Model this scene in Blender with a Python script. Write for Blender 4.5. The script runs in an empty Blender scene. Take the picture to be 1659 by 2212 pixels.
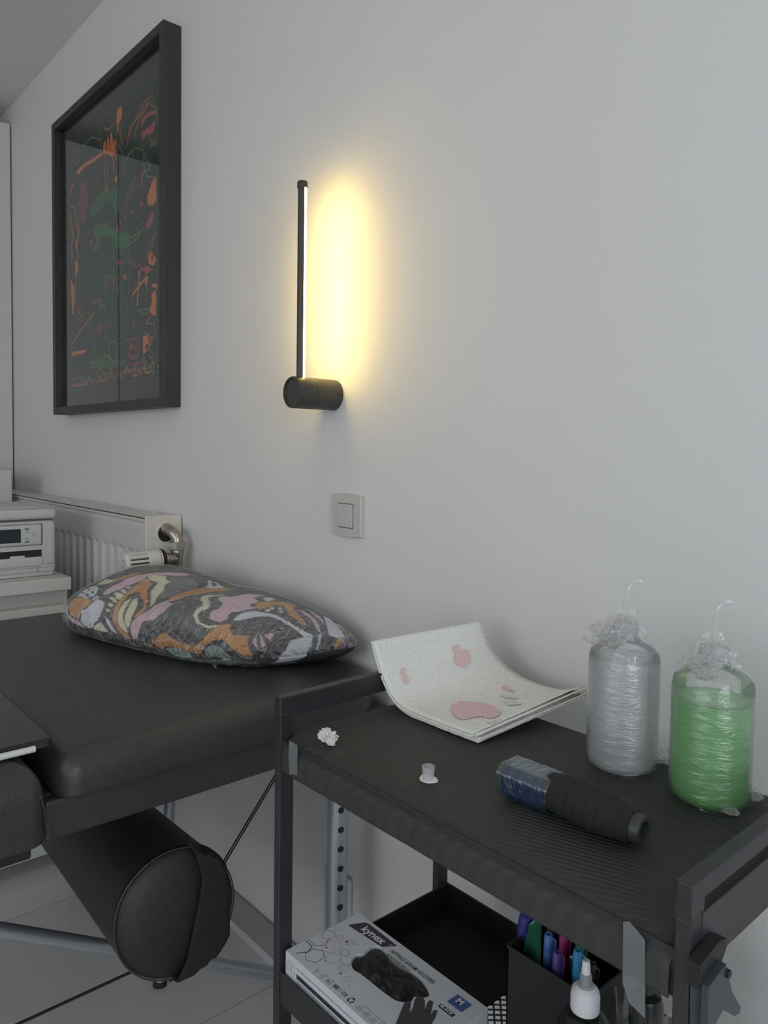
import bpy, bmesh, math, random
import numpy as np
from mathutils import Vector, Matrix, noise
random.seed(7)
PI = math.pi
scene = bpy.context.scene
C = scene.collection

# ---------------------------------------------------------------- camera, light, exposure
cam_d = bpy.data.cameras.new('camera'); cam = bpy.data.objects.new('camera', cam_d); C.objects.link(cam)
scene.camera = cam
cam_d.sensor_fit = 'HORIZONTAL'; cam_d.sensor_width = 36.0
cam_d.lens = 36.0 * 1627.39 / 1659.0
cam_d.shift_y = -(1106.0 - 1050.16) / 1659.0
cam_d.clip_start = 0.02
_a, _b, _c = math.radians(-48.539), math.radians(2.733), math.radians(0.8244)
_f = Vector((math.sin(_a) * math.cos(_b), math.cos(_a) * math.cos(_b), -math.sin(_b)))
_r = Vector((math.cos(_a), -math.sin(_a), 0)); _u = _r.cross(_f)
_r2 = _r * math.cos(_c) + _u * math.sin(_c); _u2 = -_r * math.sin(_c) + _u * math.cos(_c)
M = Matrix((( _r2.x, _u2.x, -_f.x), (_r2.y, _u2.y, -_f.y), (_r2.z, _u2.z, -_f.z))).to_4x4()
M.translation = Vector((0, 0, 1.15))
cam.matrix_world = M

vs = scene.view_settings
vs.view_transform = 'Standard'; vs.look = 'None'; vs.gamma = 1.0; vs.use_curve_mapping = False
vs.exposure = 0.0
scene.cycles.use_denoising = True
scene.cycles.max_bounces = 10; scene.cycles.transparent_max_bounces = 24
scene.cycles.diffuse_bounces = 5; scene.cycles.glossy_bounces = 5; scene.cycles.transmission_bounces = 8
scene.cycles.sample_clamp_indirect = 4.0

world = bpy.data.worlds.new('daylight'); scene.world = world; world.use_nodes = True
world.node_tree.nodes['Background'].inputs[0].default_value = (0.80, 0.84, 0.95, 1)
world.node_tree.nodes['Background'].inputs[1].default_value = 1.2

def area(name, loc, target, sx, sy, power, color):
    d = bpy.data.lights.new(name, 'AREA'); d.shape = 'RECTANGLE'; d.size = sx; d.size_y = sy
    d.energy = power; d.color = color
    o = bpy.data.objects.new(name, d); C.objects.link(o); o.location = loc
    o.rotation_euler = (Vector(target) - Vector(loc)).to_track_quat('-Z', 'Y').to_euler()
    return o
# daylight outside the side window; the rear light is added frontal fill
area('window_daylight_side', (2.12, -0.95, 1.35), (-1, -0.95, 1.15), 1.9, 1.5, 38, (0.93, 0.945, 1.0))
area('rear_fill_light', (-0.6, -3.12, 1.6), (-0.6, 0.0, 1.4), 2.6, 1.5, 29, (1.0, 0.955, 0.905))

# ---------------------------------------------------------------- materials
def mat(name, col, rough=0.5, metal=0.0, spec=0.5, bump=None, coat=0.0, emit=None):
    m = bpy.data.materials.new(name); m.use_nodes = True
    nt = m.node_tree; b = nt.nodes['Principled BSDF']
    b.inputs['Base Color'].default_value = (*col, 1); b.inputs['Roughness'].default_value = rough
    b.inputs['Metallic'].default_value = metal; b.inputs['Specular IOR Level'].default_value = spec
    if coat: b.inputs['Coat Weight'].default_value = coat; b.inputs['Coat Roughness'].default_value = .15
    if emit:
        b.inputs['Emission Color'].default_value = (*emit[0], 1); b.inputs['Emission Strength'].default_value = emit[1]
    if bump:
        kind, scale, strength, dist = bump
        tc = nt.nodes.new('ShaderNodeTexCoord')
        if kind == 'noise':
            t = nt.nodes.new('ShaderNodeTexNoise'); t.inputs['Scale'].default_value = scale; t.inputs['Detail'].default_value = 4
            out = t.outputs['Fac']
        elif kind == 'voronoi':
            t = nt.nodes.new('ShaderNodeTexVoronoi'); t.inputs['Scale'].default_value = scale
            out = t.outputs['Distance']
        bp = nt.nodes.new('ShaderNodeBump'); bp.inputs['Strength'].default_value = strength; bp.inputs['Distance'].default_value = dist
        nt.links.new(tc.outputs['Object'], t.inputs['Vector']); nt.links.new(out, bp.inputs['Height'])
        nt.links.new(bp.outputs['Normal'], b.inputs['Normal'])
    return m

def vary(m, amount, scale):
    """slight colour mottling of a material"""
    nt = m.node_tree; b = nt.nodes['Principled BSDF']; c = b.inputs['Base Color'].default_value[:3]
    tc = nt.nodes.new('ShaderNodeTexCoord'); t = nt.nodes.new('ShaderNodeTexNoise'); t.inputs['Scale'].default_value = scale
    r = nt.nodes.new('ShaderNodeValToRGB')
    r.color_ramp.elements[0].color = (*[x * (1 - amount) for x in c], 1); r.color_ramp.elements[1].color = (*[min(1, x * (1 + amount)) for x in c], 1)
    r.color_ramp.elements[0].position = .3; r.color_ramp.elements[1].position = .7
    nt.links.new(tc.outputs['Object'], t.inputs['Vector']); nt.links.new(t.outputs['Fac'], r.inputs[0]); nt.links.new(r.outputs[0], b.inputs['Base Color'])
    return m

WALL = vary(mat('wall_paint', (.715, .712, .715), .62, bump=('noise', 60, .12, .002)), .012, 2.0)
CEIL = mat('ceiling_paint', (.72, .71, .685), .8)
WHITE = mat('white_laminate', (.62, .62, .59), .28)
WHITE2 = mat('white_foil_panel', (.66, .66, .64), .3)
BLACKM = vary(mat('black_powder_coat', (.024, .025, .028), .45, bump=('noise', 900, .15, .0004)), .1, 40)
FRAMEM = mat('black_frame_wood', (.034, .034, .035), .5)
MATB = mat('dark_mat_board', (.035, .035, .038), .8)
LAMPM = mat('dark_bronze_metal', (.048, .044, .040), .42, metal=.0, spec=.5)
LAMPD = mat('dark_seam', (.008, .008, .008), .7)
LED = mat('warm_led_diffuser', (.9, .85, .7), .5, emit=((1.0, .69, .18), 34))
SWITCH = mat('white_switch_plastic', (.56, .55, .52), .35)
RAD = mat('radiator_enamel', (.60, .60, .58), .35)
NICKEL = mat('brushed_nickel', (.42, .38, .34), .32, metal=.9)
ALU = mat('anodised_aluminium', (.46, .48, .52), .36, metal=.75)
RUBBER = mat('black_rubber', (.012, .012, .012), .6)
PRN = mat('printer_white_plastic', (.60, .61, .61), .42)
PRNG = mat('printer_grey_gap', (.12, .12, .12), .6)
SCREEN = mat('grey_display_glass', (.035, .042, .05), .18)
DARK = mat('dark_interior', (.012, .012, .013), .6)
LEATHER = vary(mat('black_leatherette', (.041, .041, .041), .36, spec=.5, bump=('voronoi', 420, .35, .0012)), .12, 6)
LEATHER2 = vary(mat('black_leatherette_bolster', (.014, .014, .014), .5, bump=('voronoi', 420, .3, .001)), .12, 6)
FABRIC = mat('black_elastic_webbing', (.012, .012, .013), .8, bump=('noise', 900, .8, .001))
PAPER = mat('white_tissue', (.80, .80, .76), .9, spec=.1, bump=('voronoi', 330, .8, .0012))
COTTON = mat('white_cotton', (.8, .79, .76), 1, bump=('noise', 300, 1, .003))
CARTON = mat('white_carton', (.58, .60, .64), .4)
CARTONT = mat('white_carton_side', (.55, .57, .62), .4)
NAVY = mat('navy_print', (.022, .022, .045), .45)
BLUEP = mat('blue_print', (.05, .10, .30), .45)
GREYP = mat('grey_print', (.10, .10, .11), .5)
GREYL = mat('light_grey_print', (.30, .31, .33), .5)
INKP = mat('white_print', (.70, .72, .76), .5)
GLOVE = mat('black_nitrile', (.010, .010, .010), .45, bump=('noise', 60, .6, .004))
GLOVEP = mat('grey_glove_print', (.05, .05, .052), .5)
GRIPW = mat('black_bandage_wrap', (.018, .017, .016), .85, bump=('noise', 500, 1, .0015))
REDP = mat('pink_tissue_print', (.74, .54, .55), .9, spec=.1)
GREENP = mat('pale_green_tissue_print', (.66, .70, .66), .9, spec=.1)
INKBLK = mat('black_ink_bottle', (.012, .012, .012), .25)
CAPW = mat('white_cap_plastic', (.66, .68, .72), .35)
NOZ = mat('grey_nozzle_plastic', (.24, .26, .27), .3)
BASEB = mat('skirting_grey', (.33, .33, .33), .35)
BASEW = mat('skirting_white', (.62, .62, .64), .35)
TAPE = None

def film(name, gloss_min=.03, scale=30, strength=.6, dist=.004, tint=(1, 1, 1), ior=1.45, haze=0.0, stretch=(1, 1, 1), rough=.12, hazecol=(.8, .82, .85)):
    """thin crinkled clear plastic: see-through with wrinkle highlights"""
    m = bpy.data.materials.new(name); m.use_nodes = True; nt = m.node_tree; nt.nodes.clear()
    N = nt.nodes.new
    out = N('ShaderNodeOutputMaterial'); tr = N('ShaderNodeBsdfTransparent'); tr.inputs[0].default_value = (*tint, 1)
    gl = N('ShaderNodeBsdfGlossy'); gl.inputs['Roughness'].default_value = rough; gl.inputs['Color'].default_value = (1, 1, 1, 1)
    tc = N('ShaderNodeTexCoord'); mp = N('ShaderNodeMapping'); mp.inputs['Scale'].default_value = stretch
    no = N('ShaderNodeTexNoise'); no.inputs['Scale'].default_value = scale; no.inputs['Detail'].default_value = 5; no.inputs['Distortion'].default_value = 1.2
    bp = N('ShaderNodeBump'); bp.inputs['Strength'].default_value = strength; bp.inputs['Distance'].default_value = dist
    fr = N('ShaderNodeFresnel'); fr.inputs['IOR'].default_value = ior
    ad = N('ShaderNodeMath'); ad.operation = 'ADD'; ad.inputs[1].default_value = gloss_min; ad.use_clamp = True
    mx = N('ShaderNodeMixShader')
    L = nt.links.new
    L(tc.outputs['Object'], mp.inputs[0]); L(mp.outputs[0], no.inputs['Vector']); L(no.outputs['Fac'], bp.inputs['Height'])
    if strength > 0: L(bp.outputs[0], gl.inputs['Normal']); L(bp.outputs[0], fr.inputs['Normal'])
    geo = N('ShaderNodeNewGeometry'); inv = N('ShaderNodeMath'); inv.operation = 'SUBTRACT'; inv.inputs[0].default_value = 1; L(geo.outputs['Backfacing'], inv.inputs[1])
    mul = N('ShaderNodeMath'); mul.operation = 'MULTIPLY'; L(fr.outputs[0], mul.inputs[0]); L(inv.outputs[0], mul.inputs[1]); L(mul.outputs[0], ad.inputs[0])
    L(ad.outputs[0], mx.inputs[0]); L(tr.outputs[0], mx.inputs[1]); L(gl.outputs[0], mx.inputs[2])
    last = mx
    if haze:
        df = N('ShaderNodeBsdfDiffuse'); df.inputs[0].default_value = (*hazecol, 1)
        tl = N('ShaderNodeBsdfTranslucent'); tl.inputs[0].default_value = (*hazecol, 1)
        m1 = N('ShaderNodeMixShader'); m1.inputs[0].default_value = .5; L(df.outputs[0], m1.inputs[1]); L(tl.outputs[0], m1.inputs[2])
        m2 = N('ShaderNodeMixShader'); m2.inputs[0].default_value = haze; L(mx.outputs[0], m2.inputs[1]); L(m1.outputs[0], m2.inputs[2])
        last = m2
    L(last.outputs[0], out.inputs[0])
    return m
GLASSM = film('clear_glass', .02, 1, 0, 0, (.93, .95, .95), 1.5, rough=.0)
WRAP = film('clear_cling_film', .15, 24, 1.0, .035, stretch=(3.6, 1.2, 1.2), rough=.07, ior=1.2, haze=.02)
WRAPB = film('clear_bottle_film', .07, 55, .6, .004, stretch=(.6, .6, 2.6), rough=.09, ior=1.33, haze=.02)
CRUMPLE = film('crumpled_film', .26, 200, 1, .010, rough=.2, ior=1.15, haze=.10, hazecol=(.95, .97, 1))
TAPE = film('frosted_tape', .03, 60, .3, .002, haze=.55, rough=.3, hazecol=(.36, .38, .40))
CLEARP = film('clear_plastic_cup', .04, 10, 0, 0, haze=.30, rough=.15)
TUBEM = film('clear_tube', .03, 10, 0, 0, haze=.10, rough=.08, ior=1.6)
DEVWRAP = film('blue_film', .10, 38, .8, .006, tint=(.72, .92, .95), rough=.12, haze=.05, hazecol=(.12, .30, .36), stretch=(3, .8, .8))

def vcol(name, attr, rough=.7, spec=.3, bump=None):
    m = mat(name, (1, 1, 1), rough, spec=spec, bump=bump)
    n = m.node_tree.nodes.new('ShaderNodeAttribute'); n.attribute_name = attr
    m.node_tree.links.new(n.outputs['Color'], m.node_tree.nodes['Principled BSDF'].inputs['Base Color'])
    return m

# ---------------------------------------------------------------- mesh helpers
class MB:
    def __init__(s): s.bm = bmesh.new(); s.smooth = False
    def quadbox(s, p0, p1, bevel=0, seg=2, rot=None, about=None):
        p0 = Vector(p0); p1 = Vector(p1); c = (p0 + p1) / 2; d = p1 - p0
        r = bmesh.ops.create_cube(s.bm, size=1, matrix=Matrix.Translation(c) @ Matrix.Diagonal((abs(d.x), abs(d.y), abs(d.z), 1)))
        vs_ = r['verts']
        if bevel:
            es = list({e for v in vs_ for e in v.link_edges})
            rb = bmesh.ops.bevel(s.bm, geom=es, offset=bevel, segments=seg, profile=.5, affect='EDGES', clamp_overlap=True)
            vs_ = list({v for f in rb['faces'] for v in f.verts} | {v for v in vs_ if v.is_valid})
        if rot is not None:
            ab = Vector(about) if about is not None else c
            bmesh.ops.transform(s.bm, matrix=Matrix.Translation(ab) @ rot @ Matrix.Translation(-ab), verts=vs_)
        return s
    def ring(s, frames, closed_ends=True, loop=False):
        """frames: list of rings (lists of Vector); lofts them"""
        rows = [[s.bm.verts.new(p) for p in r] for r in frames]
        n = len(rows[0])
        m = len(rows)
        for i in range(m if loop else m - 1):
            a = rows[i]; b = rows[(i + 1) % m]
            for j in range(n):
                k = (j + 1) % n
                s.bm.faces.new((a[j], a[k], b[k], b[j]))
        if closed_ends and not loop:
            s.bm.faces.new(rows[0][::-1]); s.bm.faces.new(rows[-1])
        return s
    def tube(s, pts, r, n=12, caps=True, rads=None):
        pts = [Vector(p) for p in pts]; m = len(pts); fr = []
        t0 = (pts[1] - pts[0]).normalized()
        up = Vector((0, 0, 1)) if abs(t0.z) < .9 else Vector((1, 0, 0))
        x = t0.cross(up).normalized()
        for i, p in enumerate(pts):
            t = (pts[min(i + 1, m - 1)] - pts[max(i - 1, 0)]).normalized()
            x = (x - t * x.dot(t)).normalized(); y = t.cross(x)
            rr = rads[i] if rads else r
            fr.append([p + (x * math.cos(2 * PI * j / n) + y * math.sin(2 * PI * j / n)) * rr for j in range(n)])
        s.ring(fr, caps); s.smooth = True; return s
    def lathe(s, prof, origin, axis=(0, 0, 1), n=32, caps=True):
        """prof: (radius, height) along axis"""
        o = Vector(origin); a = Vector(axis).normalized()
        up = Vector((0, 0, 1)) if abs(a.z) < .9 else Vector((1, 0, 0))
        x = a.cross(up).normalized(); y = a.cross(x)
        fr = [[o + a * h + (x * math.cos(2 * PI * j / n) + y * math.sin(2 * PI * j / n)) * max(r, 1e-5) for j in range(n)] for r, h in prof]
        s.ring(fr, caps); s.smooth = True; return s
    def prism(s, pts, ex):
        """flat polygon (3D points) extruded by vector ex"""
        ex = Vector(ex); a = [s.bm.verts.new(Vector(p)) for p in pts]; b = [s.bm.verts.new(Vector(p) + ex) for p in pts]
        n = len(a); s.bm.faces.new(a); s.bm.faces.new(b[::-1])
        for i in range(n):
            j = (i + 1) % n; s.bm.faces.new((a[i], b[i], b[j], a[j]))
        return s
    def grid(s, fn, nu, nv, thick=None):
        g = [[s.bm.verts.new(fn(i / nu, j / nv)) for j in range(nv + 1)] for i in range(nu + 1)]
        for i in range(nu):
            for j in range(nv):
                s.bm.faces.new((g[i][j], g[i + 1][j], g[i + 1][j + 1], g[i][j + 1]))
        s.smooth = True; return s
    def obj(s, name, m, parent=None, smooth=None, angle=35):
        bm = s.bm
        bmesh.ops.recalc_face_normals(bm, faces=bm.faces[:])
        off = Vector((0, 0, 0))
        if parent is not None:
            off = Vector(root_of(parent))
            for v in bm.verts: v.co -= off
        me = bpy.data.meshes.new(name); bm.to_mesh(me); bm.free()
        if isinstance(m, (list, tuple)):
            for q in m: me.materials.append(q)
        else: me.materials.append(m)
        sm = s.smooth if smooth is None else smooth
        if sm:
            me.polygons.foreach_set('use_smooth', [True] * len(me.polygons))
            me.set_sharp_from_angle(angle=math.radians(angle))
        o = bpy.data.objects.new(name, me); C.objects.link(o)
        if parent is not None: o.parent = parent
        return o
ROOTS = {}
def root_of(o):
    while o.parent is not None: o = o.parent
    return o.location.copy() if o.type == 'EMPTY' else o.location.copy()

def thing(name, label, cat, loc=(0, 0, 0), group=None):
    o = bpy.data.objects.new(name, None); C.objects.link(o); o.location = loc; o.empty_display_size = .02
    o['label'] = label; o['category'] = cat
    if group: o['group'] = group
    return o
def tag(o, label, cat, group=None):
    o['label'] = label; o['category'] = cat
    if group: o['group'] = group
    return o
def recenter(o):
    """put a single-mesh object's origin at its own base"""
    me = o.data; co = np.empty(len(me.vertices) * 3); me.vertices.foreach_get('co', co); co = co.reshape(-1, 3)
    c = (co.min(0) + co.max(0)) / 2; c[2] = co[:, 2].min()
    co -= c; me.vertices.foreach_set('co', co.ravel()); o.location = Vector(c) + o.location; return o
def struct(name, mb, m, parent=None, **k):
    o = mb.obj(name, m, parent, **k)
    if parent is None: o['kind'] = 'structure'
    return o
def box(p0, p1, bevel=0, seg=2): return MB().quadbox(p0, p1, bevel, seg)
def text_into(mb, body, origin, xdir, ydir, size, shear=0, spacing=1.0, bold=0.0, lift=.0003, sx=1.0):
    cu = bpy.data.curves.new('t', 'FONT'); cu.body = body; cu.size = size; cu.shear = shear
    cu.space_character = spacing; cu.offset = bold; cu.resolution_u = 3
    o = bpy.data.objects.new('t', cu); C.objects.link(o)
    dg = bpy.context.evaluated_depsgraph_get(); me = bpy.data.meshes.new_from_object(o.evaluated_get(dg))
    x = Vector(xdir).normalized(); y = Vector(ydir).normalized(); z = x.cross(y)
    vs_ = [mb.bm.verts.new(Vector(origin) + x * v.co.x * sx + y * v.co.y + z * lift) for v in me.vertices]
    for p in me.polygons:
        try: mb.bm.faces.new([vs_[i] for i in p.vertices])
        except ValueError: pass
    bpy.data.objects.remove(o); bpy.data.curves.remove(cu); bpy.data.meshes.remove(me)
def stroke_into(mb, pts, w, n, closed=False):
    """thin flat line on a plane with normal n"""
    pts = [Vector(p) for p in pts]; n = Vector(n)
    m = len(pts)
    for i in range(m if closed else m - 1):
        a = pts[i]; b = pts[(i + 1) % m]; d = (b - a)
        if d.length < 1e-7: continue
        d.normalize(); s_ = n.cross(d) * w / 2; e = d * w * .35
        q = [a - e + s_, a - e - s_, b + e - s_, b + e + s_]
        mb.bm.faces.new([mb.bm.verts.new(p) for p in q])
def bez(pts, n=8):
    """Catmull-Rom through points"""
    P = [Vector(p) for p in pts]; P = [P[0] * 2 - P[1]] + P + [P[-1] * 2 - P[-2]]; out = []
    for i in range(1, len(P) - 2):
        for k in range(n):
            t = k / n; a, b, c, d = P[i - 1:i + 3]
            out.append(.5 * ((2 * b) + (c - a) * t + (2 * a - 5 * b + 4 * c - d) * t * t + (3 * b - a - 3 * c + d) * t ** 3))
    out.append(P[-2]); return out

# ---------------------------------------------------------------- room
WY = .907; XL = -3.95; XR = 2.0; YF = -3.0; CZ = 2.505
FLOORM = mat('grey_floor_tile', (.30, .30, .295), .16, spec=.5)
def tile_nodes():
    nt = FLOORM.node_tree; b = nt.nodes['Principled BSDF']; N = nt.nodes.new
    tc = N('ShaderNodeTexCoord'); br = N('ShaderNodeTexBrick')
    br.offset = 0; br.inputs['Scale'].default_value = 1; br.inputs['Brick Width'].default_value = .6; br.inputs['Row Height'].default_value = .6
    br.inputs['Mortar Size'].default_value = .0015; br.inputs['Color1'].default_value = (.74, .74, .73, 1); br.inputs['Color2'].default_value = (.68, .68, .67, 1)
    br.inputs['Mortar'].default_value = (.42, .42, .41, 1)
    mp = N('ShaderNodeMapping'); mp.inputs['Location'].default_value = (.12, .25, 0)
    nt.links.new(tc.outputs['Object'], mp.inputs[0]); nt.links.new(mp.outputs[0], br.inputs[0]); nt.links.new(br.outputs[0], b.inputs['Base Color'])
tile_nodes()
struct('floor', box((XL - .1, YF - .1, -.06), (XR + .1, WY + .1, 0)), FLOORM)
struct('ceiling', box((XL - .1, YF - .1, CZ), (XR + .1, WY + .1, CZ + .08)), CEIL)
struct('wall_back', box((XL - .1, WY, 0), (XR + .1, WY + .1, CZ)), WALL)
struct('wall_left', box((XL - .1, YF, 0), (XL, WY, CZ)), WALL)
def wall_with_hole(name, axis, c, t, a0, a1, h0, h1, z0, z1):
    mb = MB()
    for (p, q, r, s_) in ((a0, h0, 0, CZ), (h1, a1, 0, CZ), (h0, h1, 0, z0), (h0, h1, z1, CZ)):
        if axis == 'x': mb.quadbox((c, p, r), (c + t, q, s_))
        else: mb.quadbox((p, c, r), (q, c + t, s_))
    return struct(name, mb, WALL)
wall_with_hole('wall_right', 'x', XR, .1, YF, WY, -1.9, 0.0, .60, 2.10)
wall_with_hole('wall_front', 'y', YF - .1, .1, XL, XR, -1.9, .7, .85, 2.35)
def window(name, axis, c, h0, h1, z0, z1):
    P = (lambda u, w, z: (w, u, z)) if axis == 'x' else (lambda u, w, z: (u, w, z))
    mb = MB(); f = .05; mid = (h0 + h1) / 2
    for (a, b, r, s_) in ((h0, h0 + f, z0, z1), (h1 - f, h1, z0, z1), (mid - f / 2, mid + f / 2, z0 + f, z1 - f), (h0 + f, h1 - f, z0, z0 + f), (h0 + f, h1 - f, z1 - f, z1)):
        mb.quadbox(P(a, c, r), P(b, c + .05, s_), .003, 1)
    o = struct(name, mb, WHITE)
    g = MB().quadbox(P(h0 + f, c + .022, z0 + f), P(h1 - f, c + .028, z1 - f)).obj('pane', GLASSM, o)
    return o
window('window_1', 'x', XR + .02, -1.9, 0.0, .60, 2.10)
window('window_2_added_fill', 'y', YF - .07, -1.9, .7, .85, 2.35)  # unseen rear window, added to let in the frontal fill
# grey skirting with a white strip along its foot
struct('baseboard_back', box((-3.3, WY - .009, .022), (XR, WY, .092), .002), BASEB)
struct('trim_1', box((-3.3, WY - .012, 0), (XR, WY, .022), .002), BASEW)

# ---------------------------------------------------------------- white tall cabinet at the far end
t = thing('tall_cabinet', 'tall white cabinet at the far left reaching almost to the ceiling', 'cabinet', (-3.6, -.3, 0))
box((-3.93, -1.6, 0), (-3.332, WY - .004, 2.42), .002).obj('cabinet_body', WHITE2, t)
for y0, y1 in ((-1.6, -.93), (-.925, -.262), (-.258, .409), (.413, WY - .006)):
    d = box((-3.33, y0, .06), (-3.31, y1, 2.43), .0015).obj('cabinet_door', WHITE2, t)

# ---------------------------------------------------------------- white box standing behind the printer
o = recenter(box((-3.2, .35, .915), (-2.9, .785, 1.058), .002).obj('storage_box', WHITE2))
tag(o, 'plain white box seen behind the printer beside the tall cabinet', 'box')
o = thing('sideboard', 'low white sideboard under the white box behind the printer', 'sideboard', (-3.05, 0, 0))
box((-3.28, -.9, 0), (-2.85, .80, .895), .002).obj('cabinet_body', WHITE2, o)
box((-3.29, -.9, .895), (-2.84, .803, .915), .003).obj('worktop', WHITE, o)

# ---------------------------------------------------------------- drawer unit and printer
t = thing('drawer_unit', 'white drawer unit with overhanging top under the printer', 'drawer unit', (-2.4, .3, 0))
box((-2.74, -.4, .036), (-2.145, .722, .765), .002).obj('cabinet_body', WHITE, t)
box((-2.76, -.42, .758), (-2.095, .716, .792), .002).obj('top_panel', WHITE, t)
box((-2.145, -.4, .40), (-2.10, .703, .716), .002).obj('drawer', WHITE2, t)
box((-2.145, -.4, .036), (-2.10, .703, .396), .002).obj('drawer', WHITE2, t)
for x in (-2.7, -2.2):
    for y in (-.35, .66): MB().lathe([(.02, 0), (.02, .037)], (x, y, 0), n=12).obj('foot', RUBBER, t)

PX = -2.15
t = thing('printer', 'white all-in-one inkjet printer with small grey screen on the drawer unit', 'printer', (-2.32, .5, .792))
s = .977
def py(px): # printer front: horizontal coordinate from the right side
    return .694 - (122 - px) * .001068 * s
mb = MB().quadbox((PX - .33, .30, .80), (PX, .694, .945), .012, 3); mb.obj('body', PRN, t, smooth=True)
mb = MB().quadbox((PX - .325, .305, .792), (PX - .006, .689, .806), .006, 2); mb.obj('base', PRN, t, smooth=True)
box((PX - .32, .305, .944), (PX - .008, .688, .9505)).obj('lid_gap', PRNG, t)
mb = MB().quadbox((PX - .335, .295, .9495), (PX + .003, .694, .977), .008, 3)
lid = mb.obj('scanner_lid', PRN, t, smooth=True)
box((PX - .30, .33, .977), (PX - .05, .66, .980), .0014).obj('lid_recess', PRN, lid)
cp = MB().quadbox((PX - .004, .32, .880), (PX + .0055, .655, .936), .005, 3).obj('control_panel', PRN, t, smooth=True)
MB().quadbox((PX - .002, .315, .8785), (PX + .0015, .658, .9375), .001, 1).obj('panel_shadow_gap', PRNG, t)
MB().quadbox((PX + .004, .50, .8885), (PX + .0062, .602, .926), .001, 1).obj('screen', SCREEN, cp)
def pline(pts, w, m, nm='button'):
    q = MB(); stroke_into(q, [(PX + .0060, y, z) for y, z in pts], w, (1, 0, 0), True); return q.obj(nm, m, cp)
for zc in (.917, .8965):
    pline([(.6205, zc), (.6170, zc + .0035), (.6135, zc), (.6170, zc - .0035)], .0007, GREYP)
for zc in (.9245, .8895):
    box((PX + .0056, .6115, zc - .0016), (PX + .0061, .6225, zc + .0016)).obj('button_caption', GREYP, cp)
pline([(.6350 + .0036 * math.cos(a * PI / 5), .9075 + .0036 * math.sin(a * PI / 5)) for a in range(10)], .0009, mat('red_print', (.5, .16, .14), .5))
# output slot and tray
sl = MB().quadbox((PX - .002, .32, .832), (PX + .0008, .656, .866), .0008, 1).obj('output_slot', DARK, t)
tr_ = MB().quadbox((PX - .002, .32, .822), (PX + .006, .657, .8475), .004, 3).obj('paper_tray', PRN, t, smooth=True)
box((PX - .0, .575, .847), (PX + .004, .612, .853), .001).obj('paper_guide', PRN, tr_)
q = MB(); stroke_into(q, [(PX + .0004, .645, .818), (PX + .0004, .645, .806)], .0012, (1, 0, 0)); stroke_into(q, [(PX + .0004, .33, .8165), (PX + .0004, .685, .8165)], .0008, (1, 0, 0)); q.obj('seam', GREYP, t)
q = MB(); text_into(q, 'TS7750i', (PX + .0003, .6685, .8235), (0, 1, 0), (0, 0, 1), .0058, lift=.0002); q.obj('lettering', GREYP, t)

# ---------------------------------------------------------------- radiator
t = thing('radiator', 'white panel radiator with thermostat valve below the framed picture', 'radiator', (-2.5, .86, 0))
RT = .97; RB = .22; RX0 = -3.28; RX1 = -1.82; RYF = .806
def rad_front(u, v):
    x = RX0 + .01 + (RX1 - .012 - RX0 - .01) * u; z = RB + (RT - .012 - RB) * v
    d = 0
    zz0, zz1 = RB + .09, RT - .085
    if zz0 < z < zz1 and RX0 + .06 < x < RX1 - .055:
        ed = min((z - zz0) / .012, (zz1 - z) / .012, 1)
        ph = ((x - RX1 + .02) / .0585) % 1.0
        a = abs(ph - .5) * 2
        d = .009 * ed * (1 - min(1, max(0, (a - .50) / .22)))
    e = min(x - RX0 - .01, RX1 - .012 - x, z - RB, RT - .012 - z)
    return Vector((x, RYF + .004 + d + (.004 if e < .004 else 0), z))
MB().grid(rad_front, 900, 60).obj('front_panel', RAD, t, smooth=False)
box((RX0 + .01, RYF + .016, RB), (RX1 - .01, WY - .02, RT - .02)).obj('rear_panel', RAD, t)
mb = MB().quadbox((RX0, RYF, RT - .004), (RX1 - .004, WY - .004, RT), .001)
mb.quadbox((RX0, RYF, RT - .011), (RX1 - .004, RYF + .003, RT), .001)
for k in range(-10, 40):
    x = RX0 + .05 + k * .03
top = mb.obj('top_grille', RAD, t)
mb = MB().quadbox((RX1 - .006, RYF, RB), (RX1, WY - .003, RT + .004), .002); mb.obj('end_panel', mat('cream_end_panel', (.66, .64, .57), .4), t)
for x in (-1.93, -2.5, -3.0):
    MB().tube([(x, WY - .03, RT), (x, WY - .03, RT + .007), (x - .012, WY - .028, RT + .007), (x - .012, WY - .028, RT)], .0016, 6).obj('bracket_clip', RAD, t)
# opening collar and elbow pipe
cy, cz = .860, .930
MB().lathe([(.030, 0), (.030, .0012), (.028, .0016)], (RX1, cy, cz), (1, 0, 0), 40).obj('collar', WHITE2, t)
MB().prism([(RX1, cy - .022, cz)] + [(RX1, cy + .022 * math.cos(a), cz - .034 + .022 * math.sin(a)) for a in [PI + i * PI / 10 for i in range(11)]] + [(RX1, cy + .022, cz)], (.002, 0, 0)).obj('collar_tab', WHITE2, t)
MB().lathe([(.022, 0), (.022, .0022)], (RX1, cy, cz - .002), (1, 0, 0), 32).obj('collar_hole', DARK, t)
vx = RX1 + .048; vy = .868
el = bez([(RX1 - .005, cy, .939), (RX1 + .016, cy, .939), (RX1 + .036, cy + .002, .933), (vx, vy, .918), (vx + .001, vy, .900)], 6)
v = MB().tube(el, .0135, 20).obj('valve_pipe', NICKEL, t)
MB().lathe([(.0155, 0), (.0155, .010)], (RX1, cy, .939), (1, 0, 0), 24).obj('pipe_ring', NICKEL, v)
mb = MB().lathe([(.0205, 0), (.022, .002), (.022, .020), (.0205, .022)], (vx, vy, .889), (0, 0, 1), 6); mb.smooth = False; mb.obj('hex_nut', NICKEL, v)
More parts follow.
